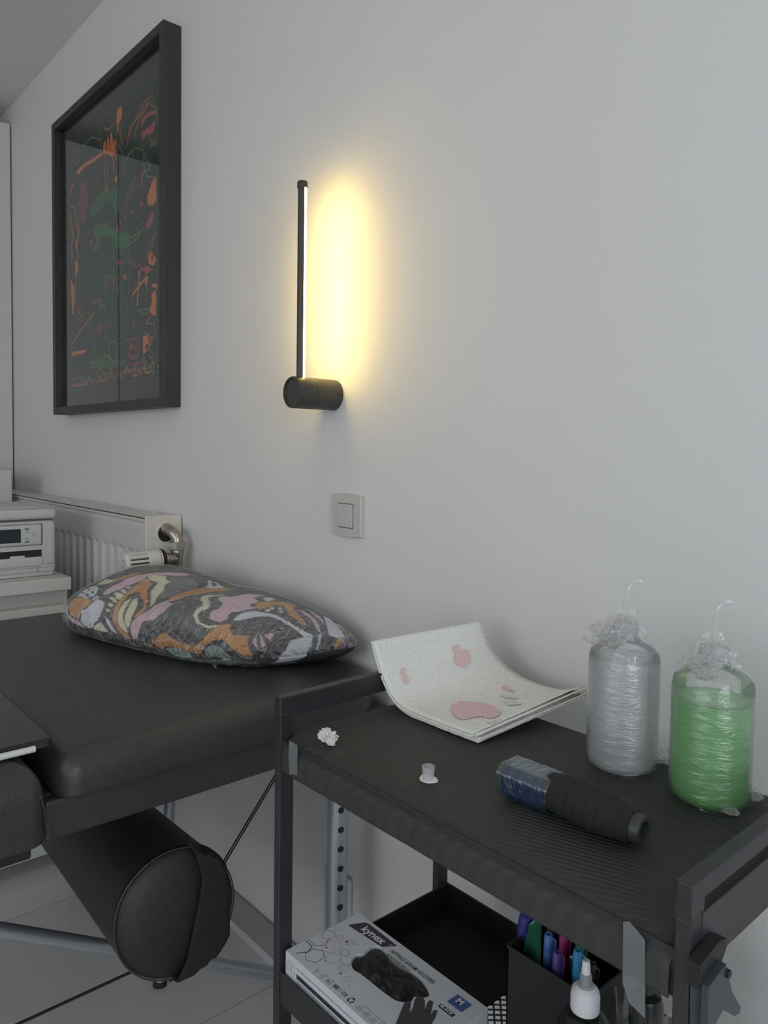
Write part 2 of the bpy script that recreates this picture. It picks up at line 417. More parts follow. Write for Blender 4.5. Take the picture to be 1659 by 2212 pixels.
MB().lathe([(.0150, 0), (.0150, .010), (.0130, .012), (.0130, .05), (.0150, .056), (.0150, .066), (.013, .070)], (vx, vy, .824), (0, 0, 1), 24).obj('valve_body', NICKEL, v)
MB().lathe([(.0085, .035), (.0085, .6)], (vx, vy, .824 - .6), (0, 0, 1), 16).obj('supply_pipe', RAD, v)
hd = Vector((-.03, -1, -.02)).normalized(); ho = Vector((vx, vy, .868)); K = 1.22
def hl(prof): return [(r_ * 1.14, h_ * K) for r_, h_ in prof]
MB().lathe(hl([(.011, .0), (.011, .010), (.013, .012), (.013, .020), (.015, .022), (.015, .030)]), ho, hd, 24).obj('valve_neck', NICKEL, v)
MB().lathe(hl([(.018, .028), (.0225, .030), (.0240, .033), (.0235, .038)]), ho, hd, 32).obj('dark_ring', DARK, t)
th = MB().lathe(hl([(.021, .037), (.0235, .038), (.0235, .066), (.0225, .067), (.020, .067)]), ho, hd, 40).obj('thermostat_head', WHITE2, t)
MB().lathe(hl([(.0185, .066), (.0185, .106)]), ho, hd, 30).obj('grip_core', DARK, th)
mb = MB(); a0 = hd.cross(Vector((0, 0, 1))).normalized(); b0 = hd.cross(a0)
for k in range(13):
    an = 2 * PI * k / 13; dr = a0 * math.cos(an) + b0 * math.sin(an); sd = hd.cross(dr)
    p = ho + dr * .0232
    pts = [p + sd * .0036 - dr * .003, p + sd * .0031 + dr * .0024, p - sd * .0031 + dr * .0024, p - sd * .0036 - dr * .003]
    mb.prism([q_ + hd * .066 * K for q_ in pts], hd * .042 * K)
mb.obj('grip_ribs', WHITE2, th)
MB().lathe(hl([(.0222, .105), (.0222, .109), (.019, .1125), (.0, .1135)]), ho, hd, 36).obj('end_knob', WHITE2, th)
mb = MB(); stroke_into(mb, [ho + hd * .1142 * K + (a0 * math.cos(k * PI / 8) + b0 * math.sin(k * PI / 8)) * .010 for k in range(16)], .0010, hd, True); mb.obj('dial_mark', GREYP, th)
mb = MB()
for k in range(9):
    an = k * .16 - .2; dr = (Vector((1, 0, 0)) * math.cos(an) + Vector((0, 0, 1)) * math.sin(an)); p = ho + dr * .0269 + hd * .043 * K; mb.quadbox(p - Vector((.0007,) * 3), p + Vector((.0007,) * 3))
mb.obj('scale_marks', DARK, th)

# ---------------------------------------------------------------- framed picture
t = thing('framed_picture', 'deep black framed dark abstract print with orange and green scribbles on wall', 'picture', (-2.25, WY, 1.25))
FX0, FX1, FZ0, FZ1, FY = -2.676, -1.830, 1.2545, 2.2205, .857
mb = MB(); fw = .024
def frame_bar(q, a, b):
    q.quadbox(a, b, .0012, 1)
frame_bar(mb, (FX0, FY, FZ0), (FX0 + fw, WY - .002, FZ1)); frame_bar(mb, (FX1 - fw, FY, FZ0), (FX1, WY - .002, FZ1))
frame_bar(mb, (FX0 + fw, FY, FZ0), (FX1 - fw, WY - .002, FZ0 + fw)); frame_bar(mb, (FX0 + fw, FY, FZ1 - fw), (FX1 - fw, WY - .002, FZ1))
mb.obj('frame', FRAMEM, t)
box((FX0 + fw - .001, .888, FZ0 + fw - .001), (FX1 - fw + .001, .900, FZ1 - fw + .001)).obj('mat_board', MATB, t)
g = box((FX0 + fw, .8765, FZ0 + fw), (FX1 - fw, .8785, FZ1 - fw)).obj('glass', GLASSM, t)
ART_F = [('g',[-2.312,1.923,-2.248,1.914,-2.178,1.91,-2.17,1.828,-2.213,1.828,-2.231,1.876,-2.285,1.882,-2.331,1.865,-2.399,1.862,-2.419,1.891]),('G',[-2.223,1.779,-2.112,1.75,-2.121,1.719,-2.188,1.725,-2.223,1.752]),('G',[-2.39,1.828,-2.332,1.831,-2.237,1.796,-2.106,1.749,-2.113,1.731,-2.207,1.749,-2.253,1.779,-2.316,1.783,-2.349,1.75,-2.39,1.754,-2.365,1.783]),('g',[-2.42,1.412,-2.336,1.424,-2.225,1.403,-2.136,1.399,-2.158,1.383,-2.32,1.392,-2.403,1.395]),('e',[-2.399,1.753,-2.12,1.715,-2.136,1.534,-2.165,1.422,-2.256,1.415,-2.369,1.43,-2.384,1.565]),('q',[-2.5,1.991,-2.438,1.983,-2.429,1.923,-2.46,1.857,-2.501,1.866,-2.511,1.924]),('q',[-2.359,1.519,-2.326,1.533,-2.302,1.512,-2.327,1.494,-2.36,1.497]),('o',[-2.19,2.129,-2.168,2.127,-2.16,2.116,-2.164,2.091,-2.186,2.078,-2.194,2.051,-2.199,2.089,-2.198,2.119]),('o',[-2.525,2.038,-2.457,2.042,-2.378,2.038,-2.311,2.037,-2.302,2.028,-2.368,2.025,-2.458,2.031,-2.51,2.021,-2.526,2.029]),('o',[-2.302,2.028,-2.297,2.061,-2.283,2.06,-2.274,2.027,-2.271,2.067,-2.26,2.064,-2.252,2.031,-2.245,2.073,-2.234,2.071,-2.228,2.051,-2.225,2.03,-2.219,2.048,-2.21,2.042,-2.212,2.019,-2.203,2.007,-2.239,2.003,-2.274,2.02]),('p',[-2.032,2.034,-2.017,2.048,-1.972,2.049,-1.932,2.039,-1.932,2.03,-1.979,2.039,-2.009,2.036,-2.024,2.022]),('p',[-2.028,2.011,-1.994,2.01,-1.965,2.01,-1.943,2.019,-1.943,1.994,-1.965,1.986,-2.002,1.994,-2.024,1.985]),('p',[-2.028,1.91,-2.019,1.902,-2.022,1.871,-2.032,1.855,-2.029,1.879]),('o',[-1.991,1.832,-1.972,1.846,-1.954,1.866,-1.936,1.864,-1.934,1.806,-1.957,1.796,-1.987,1.806]),('p',[-1.995,1.758,-1.965,1.776,-1.95,1.776,-1.954,1.758,-1.98,1.742,-1.996,1.742]),('p',[-2.272,1.813,-2.274,1.809,-2.281,1.809,-2.287,1.812,-2.29,1.817,-2.287,1.821,-2.281,1.821,-2.274,1.818,-2.272,1.813]),('p',[-2.168,1.795,-2.17,1.789,-2.175,1.788,-2.18,1.791,-2.182,1.798,-2.179,1.803,-2.175,1.804,-2.17,1.801,-2.168,1.795]),('p',[-2.189,1.781,-2.191,1.776,-2.196,1.775,-2.201,1.778,-2.203,1.784,-2.201,1.788,-2.196,1.789,-2.191,1.786,-2.189,1.781]),('p',[-2.13,1.801,-2.132,1.798,-2.137,1.797,-2.141,1.8,-2.143,1.804,-2.141,1.808,-2.137,1.809,-2.132,1.806,-2.13,1.801]),('p',[-2.042,1.787,-2.044,1.784,-2.048,1.783,-2.053,1.786,-2.054,1.79,-2.053,1.793,-2.048,1.793,-2.044,1.791,-2.042,1.787]),('p',[-2.013,1.814,-2.018,1.811,-2.029,1.812,-2.04,1.816,-2.044,1.821,-2.04,1.824,-2.029,1.823,-2.018,1.819,-2.013,1.814]),('p',[-2.555,1.998,-2.558,1.992,-2.564,1.99,-2.57,1.995,-2.573,2.002,-2.57,2.008,-2.564,2.009,-2.558,2.005,-2.555,1.998]),('p',[-2.571,1.983,-2.573,1.972,-2.578,1.969,-2.582,1.975,-2.584,1.986,-2.582,1.996,-2.577,1.999,-2.572,1.994,-2.571,1.983]),('p',[-2.419,1.816,-2.421,1.812,-2.425,1.811,-2.429,1.814,-2.431,1.818,-2.429,1.822,-2.425,1.822,-2.42,1.82,-2.419,1.816]),('p',[-2.392,1.783,-2.395,1.779,-2.402,1.778,-2.409,1.781,-2.412,1.787,-2.409,1.792,-2.402,1.792,-2.395,1.789,-2.392,1.783]),('p',[-2.084,1.809,-2.086,1.805,-2.092,1.804,-2.097,1.807,-2.1,1.813,-2.097,1.817,-2.092,1.817,-2.086,1.814,-2.084,1.809]),('o',[-2.193,1.929,-2.197,1.923,-2.208,1.923,-2.219,1.929,-2.224,1.937,-2.219,1.942,-2.208,1.942,-2.197,1.937,-2.193,1.929]),('d',[-2.208,1.936,-2.211,1.933,-2.217,1.932,-2.223,1.936,-2.226,1.941,-2.223,1.944,-2.217,1.944,-2.211,1.941,-2.208,1.936]),('o',[-2.546,1.748,-2.527,1.754,-2.514,1.729,-2.528,1.706,-2.542,1.705]),('o',[-2.584,1.699,-2.57,1.687,-2.552,1.667,-2.558,1.58,-2.572,1.588,-2.576,1.638,-2.585,1.656]),('o',[-2.578,1.461,-2.454,1.458,-2.446,1.451,-2.472,1.447,-2.579,1.448]),('p',[-2.018,1.642,-1.986,1.642,-1.961,1.627,-1.999,1.619]),('o',[-2.005,1.61,-1.986,1.612,-1.993,1.591,-2.005,1.596]),('o',[-1.967,1.561,-1.936,1.572,-1.936,1.503,-1.954,1.503,-1.98,1.519,-1.961,1.541]),('o',[-1.964,1.587,-1.932,1.587,-1.932,1.574,-1.961,1.581]),('o',[-1.986,1.669,-1.973,1.678,-1.942,1.658,-1.936,1.646,-1.954,1.636,-1.98,1.646]),('o',[-2.019,1.458,-1.99,1.453,-1.98,1.435,-2.006,1.427,-1.993,1.412,-2.019,1.406]),('p',[-2.175,1.683,-2.179,1.678,-2.189,1.678,-2.2,1.682,-2.204,1.688,-2.2,1.692,-2.189,1.692,-2.179,1.688,-2.175,1.683]),('p',[-2.154,1.679,-2.156,1.675,-2.16,1.674,-2.164,1.677,-2.166,1.681,-2.164,1.685,-2.16,1.686,-2.156,1.683,-2.154,1.679]),('p',[-2.151,1.706,-2.153,1.702,-2.156,1.701,-2.16,1.704,-2.161,1.708,-2.16,1.711,-2.156,1.712,-2.153,1.71,-2.151,1.706]),('p',[-2.073,1.662,-2.075,1.658,-2.079,1.656,-2.083,1.659,-2.084,1.664,-2.083,1.669,-2.079,1.67,-2.075,1.667,-2.073,1.662]),('p',[-2.041,1.654,-2.042,1.651,-2.045,1.651,-2.048,1.652,-2.049,1.655,-2.048,1.658,-2.045,1.658,-2.042,1.657,-2.041,1.654]),('p',[-2.394,1.784,-2.397,1.78,-2.403,1.78,-2.409,1.783,-2.411,1.788,-2.409,1.792,-2.403,1.792,-2.397,1.789,-2.394,1.784]),('p',[-2.419,1.815,-2.42,1.813,-2.424,1.812,-2.427,1.814,-2.429,1.818,-2.427,1.82,-2.424,1.821,-2.42,1.819,-2.419,1.815]),('p',[-2.518,1.804,-2.522,1.795,-2.531,1.793,-2.54,1.799,-2.544,1.809,-2.54,1.817,-2.531,1.819,-2.522,1.813,-2.518,1.804]),('p',[-2.272,1.812,-2.274,1.808,-2.28,1.807,-2.285,1.81,-2.288,1.816,-2.285,1.82,-2.28,1.821,-2.274,1.818,-2.272,1.812]),('p',[-2.194,1.784,-2.196,1.779,-2.2,1.778,-2.204,1.781,-2.206,1.787,-2.204,1.791,-2.2,1.793,-2.195,1.79,-2.194,1.784]),('p',[-2.129,1.635,-2.133,1.63,-2.142,1.629,-2.151,1.633,-2.155,1.639,-2.151,1.645,-2.142,1.646,-2.133,1.642,-2.129,1.635]),('p',[-2.01,1.638,-2.013,1.634,-2.022,1.634,-2.03,1.637,-2.034,1.642,-2.03,1.645,-2.022,1.645,-2.013,1.642,-2.01,1.638]),('d',[-1.954,1.657,-1.956,1.652,-1.961,1.651,-1.965,1.654,-1.967,1.66,-1.965,1.665,-1.961,1.667,-1.956,1.663,-1.954,1.657])]
ART_S = [('g',0.0055,[-2.332,1.786,-2.333,1.68,-2.334,1.559]),('g',0.0055,[-2.237,1.782,-2.223,1.691,-2.239,1.547]),('g',0.0055,[-2.171,1.711,-2.17,1.596,-2.168,1.48]),('g',0.0055,[-2.117,1.729,-2.117,1.588,-2.143,1.463]),('g',0.0055,[-2.418,1.569,-2.402,1.505,-2.377,1.455]),('g',0.0055,[-2.209,1.514,-2.187,1.453,-2.21,1.411]),('g',0.0055,[-2.284,1.732,-2.29,1.583,-2.283,1.462]),('g',0.0055,[-2.368,1.47,-2.369,1.424,-2.336,1.4]),('o',0.0017,[-2.29,2.062,-2.289,1.959,-2.284,1.916,-2.273,1.914,-2.269,1.953,-2.272,2.012]),('o',0.0017,[-2.23,2.004,-2.223,1.955,-2.217,1.98,-2.216,2.041]),('o',0.0017,[-2.208,2.038,-2.201,1.983,-2.195,2.008,-2.199,2.039]),('p',0.0013,[-2.507,2.078,-2.51,2.067,-2.517,2.06,-2.528,2.058,-2.54,2.061,-2.55,2.069,-2.558,2.08,-2.56,2.093,-2.557,2.103,-2.55,2.11,-2.539,2.112,-2.527,2.109,-2.516,2.101,-2.509,2.09,-2.507,2.078]),('p',0.0013,[-2.342,1.946,-2.344,1.939,-2.348,1.934,-2.353,1.932,-2.36,1.933,-2.366,1.938,-2.369,1.945,-2.371,1.953,-2.369,1.961,-2.365,1.966,-2.359,1.968,-2.353,1.966,-2.347,1.961,-2.343,1.954,-2.342,1.946]),('p',0.0013,[-2.533,2.1,-2.53,2.084,-2.539,2.072]),('o',0.0021,[-2.301,2.107,-2.265,2.089,-2.229,2.091,-2.211,2.109]),('y',0.0013,[-2.338,2.125,-2.315,2.077,-2.316,2.028]),('y',0.0013,[-2.467,2.099,-2.396,2.104,-2.329,2.077,-2.32,2.057]),('r',0.0017,[-2.127,2.002,-2.103,2.046,-2.055,2.057,-1.994,2.075,-1.936,2.044]),('r',0.0017,[-2.119,2.019,-2.087,2.048,-2.024,2.06,-1.979,2.073]),('r',0.0013,[-1.957,2.087,-2.032,2.081,-2.071,2.055]),('r',0.0013,[-2.079,2.013,-2.047,2.042,-1.987,2.066]),('y',0.0013,[-2.024,1.978,-2.009,1.94,-1.972,1.908,-1.987,1.899,-2.009,1.905,-2.017,1.942]),('y',0.0013,[-2.153,1.93,-2.128,1.966,-2.071,1.979,-2.024,1.96]),('y',0.0008,[-1.957,2.084,-1.943,2.052,-1.928,2.017]),('y',0.0013,[-2.186,2.019,-2.161,1.998,-2.152,1.976]),('y',0.0008,[-2.128,1.972,-2.095,1.976,-2.079,1.959]),('y',0.0008,[-1.979,1.978,-1.943,1.955,-1.972,1.96,-1.936,1.965]),('y',0.0013,[-2.013,1.906,-1.994,1.883,-1.943,1.869]),('r',0.0013,[-2.194,2.077,-2.177,2.046,-2.161,2.011]),('r',0.0013,[-2.177,2.069,-2.152,2.009]),('r',0.0013,[-2.056,1.879,-2.112,1.854,-2.137,1.821]),('y',0.0008,[-2.063,1.9,-2.128,1.858,-2.153,1.828]),('q',0.0017,[-2.387,2.034,-2.388,1.984,-2.418,1.938,-2.429,1.905]),('q',0.0013,[-2.499,2.013,-2.5,1.94,-2.512,1.887]),('o',0.0029,[-2.581,1.936,-2.554,1.93,-2.538,1.911,-2.533,1.884,-2.507,1.848,-2.524,1.796,-2.514,1.756]),('o',0.0017,[-2.576,1.92,-2.583,1.864,-2.561,1.837,-2.578,1.806,-2.568,1.766]),('o',0.0017,[-2.576,1.883,-2.558,1.831,-2.579,1.809,-2.567,1.777,-2.577,1.753]),('o',0.0025,[-2.537,1.875,-2.514,1.835,-2.54,1.808,-2.52,1.775,-2.53,1.748]),('o',0.0017,[-2.542,1.705,-2.541,1.65,-2.541,1.607]),('o',0.0034,[-2.583,1.483,-2.48,1.529,-2.38,1.564]),('o',0.0059,[-2.042,1.637,-2.049,1.592,-2.059,1.546]),('o',0.0059,[-2.086,1.581,-2.038,1.598,-1.992,1.613]),('o',0.0021,[-2.1,1.574,-2.065,1.591,-2.012,1.611]),('p',0.0038,[-2.086,1.518,-2.09,1.505,-2.076,1.49,-2.083,1.482]),('p',0.0025,[-2.044,1.414,-2.048,1.406,-2.059,1.401,-2.074,1.398,-2.092,1.4,-2.109,1.405,-2.12,1.412,-2.124,1.421,-2.12,1.429,-2.108,1.434,-2.092,1.436,-2.074,1.435,-2.058,1.43,-2.048,1.422,-2.044,1.414]),('p',0.0025,[-2.065,1.414,-2.069,1.408,-2.08,1.405,-2.094,1.407,-2.105,1.411,-2.109,1.418,-2.105,1.424,-2.094,1.427,-2.08,1.426,-2.069,1.421,-2.065,1.414]),('p',0.0021,[-2.122,1.452,-2.094,1.435,-2.108,1.428]),('p',0.0017,[-2.136,1.458,-2.087,1.456,-2.046,1.442,-2.026,1.423]),('p',0.0021,[-2.126,1.391,-2.059,1.382,-2.026,1.387]),('r',0.0013,[-1.973,1.505,-1.999,1.489,-1.954,1.481,-1.942,1.456,-1.954,1.444,-1.986,1.433,-1.967,1.404]),('o',0.0017,[-2.009,1.466,-1.986,1.455,-1.961,1.442,-1.973,1.424]),('o',0.0017,[-1.999,1.448,-1.977,1.432,-1.999,1.41]),('y',0.0013,[-1.98,1.4,-1.954,1.382,-1.967,1.369,-1.948,1.349]),('y',0.0013,[-2.019,1.401,-1.999,1.38,-2.019,1.37,-1.996,1.352]),('y',0.0013,[-2.026,1.398,-2.009,1.372,-1.999,1.352]),('p',0.0025,[-2.493,1.595,-2.478,1.577,-2.507,1.561,-2.48,1.55]),('r',0.0017,[-2.534,1.593,-2.475,1.559]),('r',0.0013,[-2.502,1.596,-2.534,1.564]),('y',0.0013,[-2.582,1.521,-2.565,1.522,-2.578,1.5]),('q',0.0021,[-2.458,1.495,-2.445,1.484,-2.463,1.475]),('q',0.0017,[-2.471,1.518,-2.419,1.506,-2.445,1.5]),('q',0.0017,[-2.462,1.533,-2.419,1.525]),('r',0.0021,[-2.272,1.646,-2.273,1.638,-2.276,1.632,-2.281,1.63,-2.286,1.63,-2.291,1.635,-2.294,1.642,-2.295,1.65,-2.294,1.658,-2.291,1.664,-2.286,1.666,-2.281,1.666,-2.276,1.661,-2.273,1.654,-2.272,1.646]),('r',0.0021,[-2.236,1.642,-2.237,1.635,-2.241,1.63,-2.245,1.627,-2.25,1.628,-2.255,1.632,-2.258,1.638,-2.259,1.646,-2.258,1.653,-2.255,1.659,-2.25,1.661,-2.245,1.66,-2.24,1.656,-2.237,1.65,-2.236,1.642]),('r',0.0021,[-2.225,1.618,-2.222,1.652,-2.208,1.643,-2.223,1.633]),('r',0.0021,[-2.181,1.642,-2.198,1.64,-2.197,1.629,-2.187,1.616,-2.199,1.606,-2.207,1.612]),('r',0.0013,[-2.405,1.604,-2.395,1.593,-2.385,1.603,-2.376,1.593,-2.366,1.603,-2.357,1.593,-2.347,1.602,-2.338,1.592,-2.328,1.602,-2.319,1.592,-2.31,1.601]),('r',0.0013,[-2.334,1.585,-2.326,1.573,-2.318,1.582,-2.31,1.569,-2.302,1.579,-2.294,1.566]),('q',0.0013,[-2.302,1.521,-2.293,1.51,-2.284,1.521,-2.275,1.51,-2.265,1.52,-2.256,1.51,-2.247,1.52,-2.238,1.51,-2.229,1.52,-2.22,1.51]),('q',0.0013,[-2.308,1.726,-2.3,1.718,-2.291,1.724,-2.283,1.715,-2.274,1.721,-2.266,1.713,-2.257,1.718,-2.249,1.71,-2.241,1.716,-2.232,1.708,-2.224,1.713,-2.216,1.705,-2.208,1.711]),('r',0.0013,[-2.158,1.373,-2.15,1.365,-2.143,1.372,-2.135,1.364,-2.127,1.372,-2.12,1.364,-2.112,1.371,-2.105,1.363,-2.097,1.371,-2.09,1.363,-2.083,1.37,-2.075,1.362,-2.068,1.37,-2.061,1.362,-2.053,1.369,-2.046,1.361,-2.039,1.369]),('q',0.0013,[-2.269,1.717,-2.254,1.696,-2.254,1.679]),('r',0.0013,[-2.11,1.677,-2.096,1.669,-2.093,1.652]),('q',0.0013,[-2.11,1.674,-2.114,1.658]),('y',0.0013,[-2.194,1.43,-2.197,1.418,-2.207,1.409,-2.221,1.404,-2.237,1.405,-2.251,1.412,-2.261,1.423,-2.264,1.436,-2.261,1.449,-2.251,1.458,-2.236,1.462,-2.221,1.461,-2.207,1.454,-2.197,1.443,-2.194,1.43]),('r',0.0017,[-2.319,1.408,-2.295,1.427,-2.264,1.418,-2.233,1.404]),('y',0.0013,[-2.336,1.39,-2.288,1.372,-2.248,1.366,-2.244,1.381,-2.264,1.388]),('y',0.0013,[-2.429,1.419,-2.403,1.411,-2.377,1.421]),('g',0.0017,[-2.079,1.727,-2.052,1.7,-2.005,1.721]),('y',0.0013,[-2.12,1.721,-2.079,1.727,-2.038,1.735,-2.065,1.757]),('y',0.0013,[-2.106,1.741,-2.065,1.741,-2.018,1.748]),('r',0.0013,[-1.942,1.732,-1.967,1.7,-2.005,1.659]),('r',0.0013,[-1.936,1.72,-1.954,1.697,-1.973,1.677]),('y',0.0013,[-2.055,1.529,-1.98,1.527]),('y',0.0013,[-2.039,1.524,-2.006,1.514,-1.986,1.517]),('y',0.0013,[-1.999,1.592,-1.986,1.574,-1.999,1.565]),('o',0.0029,[-2.58,1.348,-2.51,1.347,-2.438,1.348])]
def in_poly(U, P):
    P = np.array(P).reshape(-1, 2); ins = np.zeros(len(U), bool); n = len(P)
    lo, hi = P.min(0), P.max(0); c = np.where(((U >= lo) & (U <= hi)).all(1))[0]; x = U[c, 0]; y = U[c, 1]; r = np.zeros(len(c), bool)
    for i in range(n):
        (x1, y1), (x2, y2) = P[i], P[(i + 1) % n]
        if y1 == y2: continue
        m = ((y1 > y) != (y2 > y)) & (x < (x2 - x1) * (y - y1) / (y2 - y1) + x1); r ^= m
    ins[c] = r; return ins
def seg_dist(U, P):
    P = np.array(P).reshape(-1, 2); d = np.full(len(U), 9.)
    for a, b in zip(P[:-1], P[1:]):
        ab = b - a; t_ = np.clip(((U - a) @ ab) / max(ab @ ab, 1e-12), 0, 1); q_ = a + t_[:, None] * ab
        d = np.minimum(d, np.hypot(*(U - q_).T))
    return d
def smooth_line(P, n=5):
    q_ = bez([(P[i], 0, P[i + 1]) for i in range(0, len(P), 2)], n); return [c_ for v in q_ for c_ in (v.x, v.z)]
def grid_mesh(name, V, nu, nv, cols, m, parent, attr='print_colour', smooth=False):
    """V: (nu+1)*(nv+1) vertices in rows of nv+1"""
    off = np.array(root_of(parent)); idx = np.arange((nu + 1) * (nv + 1)).reshape(nu + 1, nv + 1)
    F_ = np.stack([idx[:-1, :-1], idx[1:, :-1], idx[1:, 1:], idx[:-1, 1:]], -1).reshape(-1, 4)
    me = bpy.data.meshes.new(name); me.vertices.add(len(V)); me.vertices.foreach_set('co', (V - off).ravel())
    me.loops.add(F_.size); me.loops.foreach_set('vertex_index', F_.ravel()); me.polygons.add(len(F_)); me.polygons.foreach_set('loop_start', np.arange(0, F_.size, 4))
    me.update(calc_edges=True); me.validate()
    if cols is not None:
        ca = me.color_attributes.new(attr, 'FLOAT_COLOR', 'POINT'); ca.data.foreach_set('color', np.hstack([cols, np.ones((len(cols), 1))]).ravel())
    if smooth: me.polygons.foreach_set('use_smooth', [True] * len(me.polygons))
    me.materials.append(m); o = bpy.data.objects.new(name, me); C.objects.link(o); o.parent = parent; return o
ART = dict(o=(.72, .21, .07), p=(.50, .07, .12), g=(.035, .13, .07), G=(.03, .17, .06), e=(.022, .055, .04), q=(.20, .05, .06), r=(.50, .17, .08), y=(.26, .24, .12), d=(.02, .025, .024))
ax0, ax1, az0, az1 = -2.584, -1.885, 1.345, 2.125
nu, nv = 300, 400
uu, vv = np.meshgrid(np.linspace(ax0, ax1, nu + 1), np.linspace(az0, az1, nv + 1), indexing='ij'); U = np.stack([uu, vv], -1).reshape(-1, 2)
col = np.tile(np.array([.024, .034, .032]), (len(U), 1))
rs = np.random.default_rng(4)
wob = .5 + .5 * np.sin(U[:, 0] * 23 + 3 * np.sin(U[:, 1] * 9)) * np.sin(U[:, 1] * 11 + 2 * np.sin(U[:, 0] * 17))
col += wob[:, None] * np.array([.004, .014, .008])
Uw = U + .004 * np.stack([np.sin(U[:, 1] * 160 + U[:, 0] * 60), np.sin(U[:, 0] * 190)], -1)
for k, P in ART_F: col[in_poly(Uw if k in 'gGeq' else U + .25 * (Uw - U), P)] = ART[k]
def lay(d, w, c_): 
    a_ = np.clip((w / 2 + .0010 - d) / .0014, 0, 1)[:, None]; return a_ * np.array(c_)
for k, w, P in ART_S:
    P = smooth_line(P); Q = np.array(P).reshape(-1, 2); near = ((U > Q.min(0) - .02) & (U < Q.max(0) + .02)).all(1)
    d = seg_dist(U[near], P); a_ = np.clip((max(w, .0022) / 2 + .0012 - d) / .0016, 0, 1)[:, None]; col[near] = col[near] * (1 - a_) + a_ * np.array(ART[k])
for _ in range(260):
    t_ = rs.random(); x_ = ax0 + .01 + t_ * .66; z_ = az0 + .004 + abs(rs.normal()) * .016
    d = np.hypot(U[:, 0] - x_, U[:, 1] - z_); m_ = d < rs.uniform(.0014, .0032); col[m_] = ART['o' if rs.random() < .5 else 'y']
for _ in range(160):
    x_ = rs.uniform(-2.15, -1.95); z_ = rs.uniform(1.55, 1.95); d = np.hypot(U[:, 0] - x_, U[:, 1] - z_); m_ = d < .0018; col[m_] = ART['y']
V = np.stack([U[:, 0], np.full(len(U), .8868), U[:, 1]], -1)
p_ = grid_mesh('print', V, nu, nv, col, vcol('poster_print', 'print_colour', .8, .2), t); p_['label'] = 'dark green print with orange and pink scribbles'


# ---------------------------------------------------------------- wall lamp
LX, LZ = -1.178, 1.256
t = thing('wall_lamp', 'black upright bar wall lamp glowing warm onto the wall', 'wall lamp', (LX, WY, LZ - .03))
b = MB().lathe([(.0, .003), (.0255, .003), (.0262, .0), (.0292, .0), (.0298, .0012), (.0298, .0385)], (LX, .807, LZ), (0, 1, 0), 64, caps=False)
b = b.obj('front_cap', LAMPM, t)
MB().lathe([(.0290, .0375), (.0290, .0400)], (LX, .807, LZ), (0, 1, 0), 48).obj('seam_ring', LAMPD, t)
b = MB().lathe([(.0290, .0392), (.0298, .0398), (.0298, .0990), (.0292, .0995)], (LX, .807, LZ), (0, 1, 0), 64).obj('wall_base', LAMPM, t)
def on_cyl(ang, h): return Vector((LX + .0298 * math.sin(ang), .807 + h, LZ + .0298 * math.cos(ang)))
p = on_cyl(PI / 2, .088); MB().lathe([(.0022, -.001), (.0022, .0006), (.0012, .0009)], p, (1, 0, 0), 16).obj('screw', LAMPD, b)
p = on_cyl(.65, .046); MB().lathe([(.0008, -.001), (.0008, .0004)], p, p - Vector((LX, p.y, LZ)), 12).obj('pin', INKP, b)
RY = .827; r0 = .0082; z0, z1 = LZ + .027, 1.637
def half(a0_, a1_, r, n=14): return [(r * math.cos(a0_ + (a1_ - a0_) * k / n), r * math.sin(a0_ + (a1_ - a0_) * k / n)) for k in range(n + 1)]
arc = half(math.radians(90 + 90), math.radians(450 - 90), r0, 24)
MB().ring([[Vector((LX + x, RY + y, z)) for x, y in arc] for z in (z0, z1)]).obj('rod', LAMPM, t, smooth=True, angle=50)
arc = half(math.radians(-4), math.radians(184), r0 * 1.02, 20)
MB().ring([[Vector((LX + x, RY + y, z)) for x, y in arc] for z in (z0 + .002, z1 - .001)]).obj('light_diffuser', LED, t, smooth=True, angle=50)
MB().lathe([(.0096, 0), (.0098, .001), (.0098, .0105), (.0088, .012)], (LX, RY, z1 - .001), (0, 0, 1), 32).obj('end_cap', LAMPM, t)

# ---------------------------------------------------------------- switch and socket
t = thing('light_switch', 'white double rocker light switch below the wall lamp', 'light switch', (-1.125, WY, .98))
def plate_outline(x0, x1, z0_, z1_, bulge, n=10):
    pts = []
    for k in range(n + 1): u = k / n; pts.append((x0 + (x1 - x0) * u, z0_ - bulge * (1 - (2 * u - 1) ** 2)))
    for k in range(n + 1): u = k / n; pts.append((x1 + 0 * bulge, z0_ + (z1_ - z0_) * u)) if 0 < u < 1 else None
    for k in range(n + 1): u = k / n; pts.append((x1 + (x0 - x1) * u, z1_ + bulge * (1 - (2 * u - 1) ** 2)))
    for k in range(n + 1): u = k / n; pts.append((x0, z1_ + (z0_ - z1_) * u)) if 0 < u < 1 else None
    return pts
out = plate_outline(-1.169, -1.0795, .986, 1.0625, .0035)
cx = -1.1243; cz = 1.0245
rows = [[Vector((cx + (x - cx) * k, y, cz + (z - cz) * k)) for x, z in out] for k, y in ((1, WY), (1, WY - .0075), (.985, WY - .0095), (.96, WY - .0105))]
MB().ring(rows).obj('plate', SWITCH, t, smooth=True, angle=30)
box((-1.1475, WY - .0112, 1.0005), (-1.1015, WY - .0100, 1.0475)).obj('rocker_gap', DARK, t)
for x0_, x1_ in ((-1.147, -1.1253), (-1.1249, -1.102)):
    mb = MB(); tilt = Matrix.Rotation(math.radians(2.8 if x0_ > -1.13 else 2.0), 4, 'X')
    mb.quadbox((x0_, WY - .0145, 1.002), (x1_, WY - .0095, 1.0465), .0007, 2, rot=tilt); mb.obj('rocker', SWITCH, t)
t = thing('power_socket', 'pale double wall socket low down behind the drilled table leg', 'power socket', (-1.14, WY, .12))
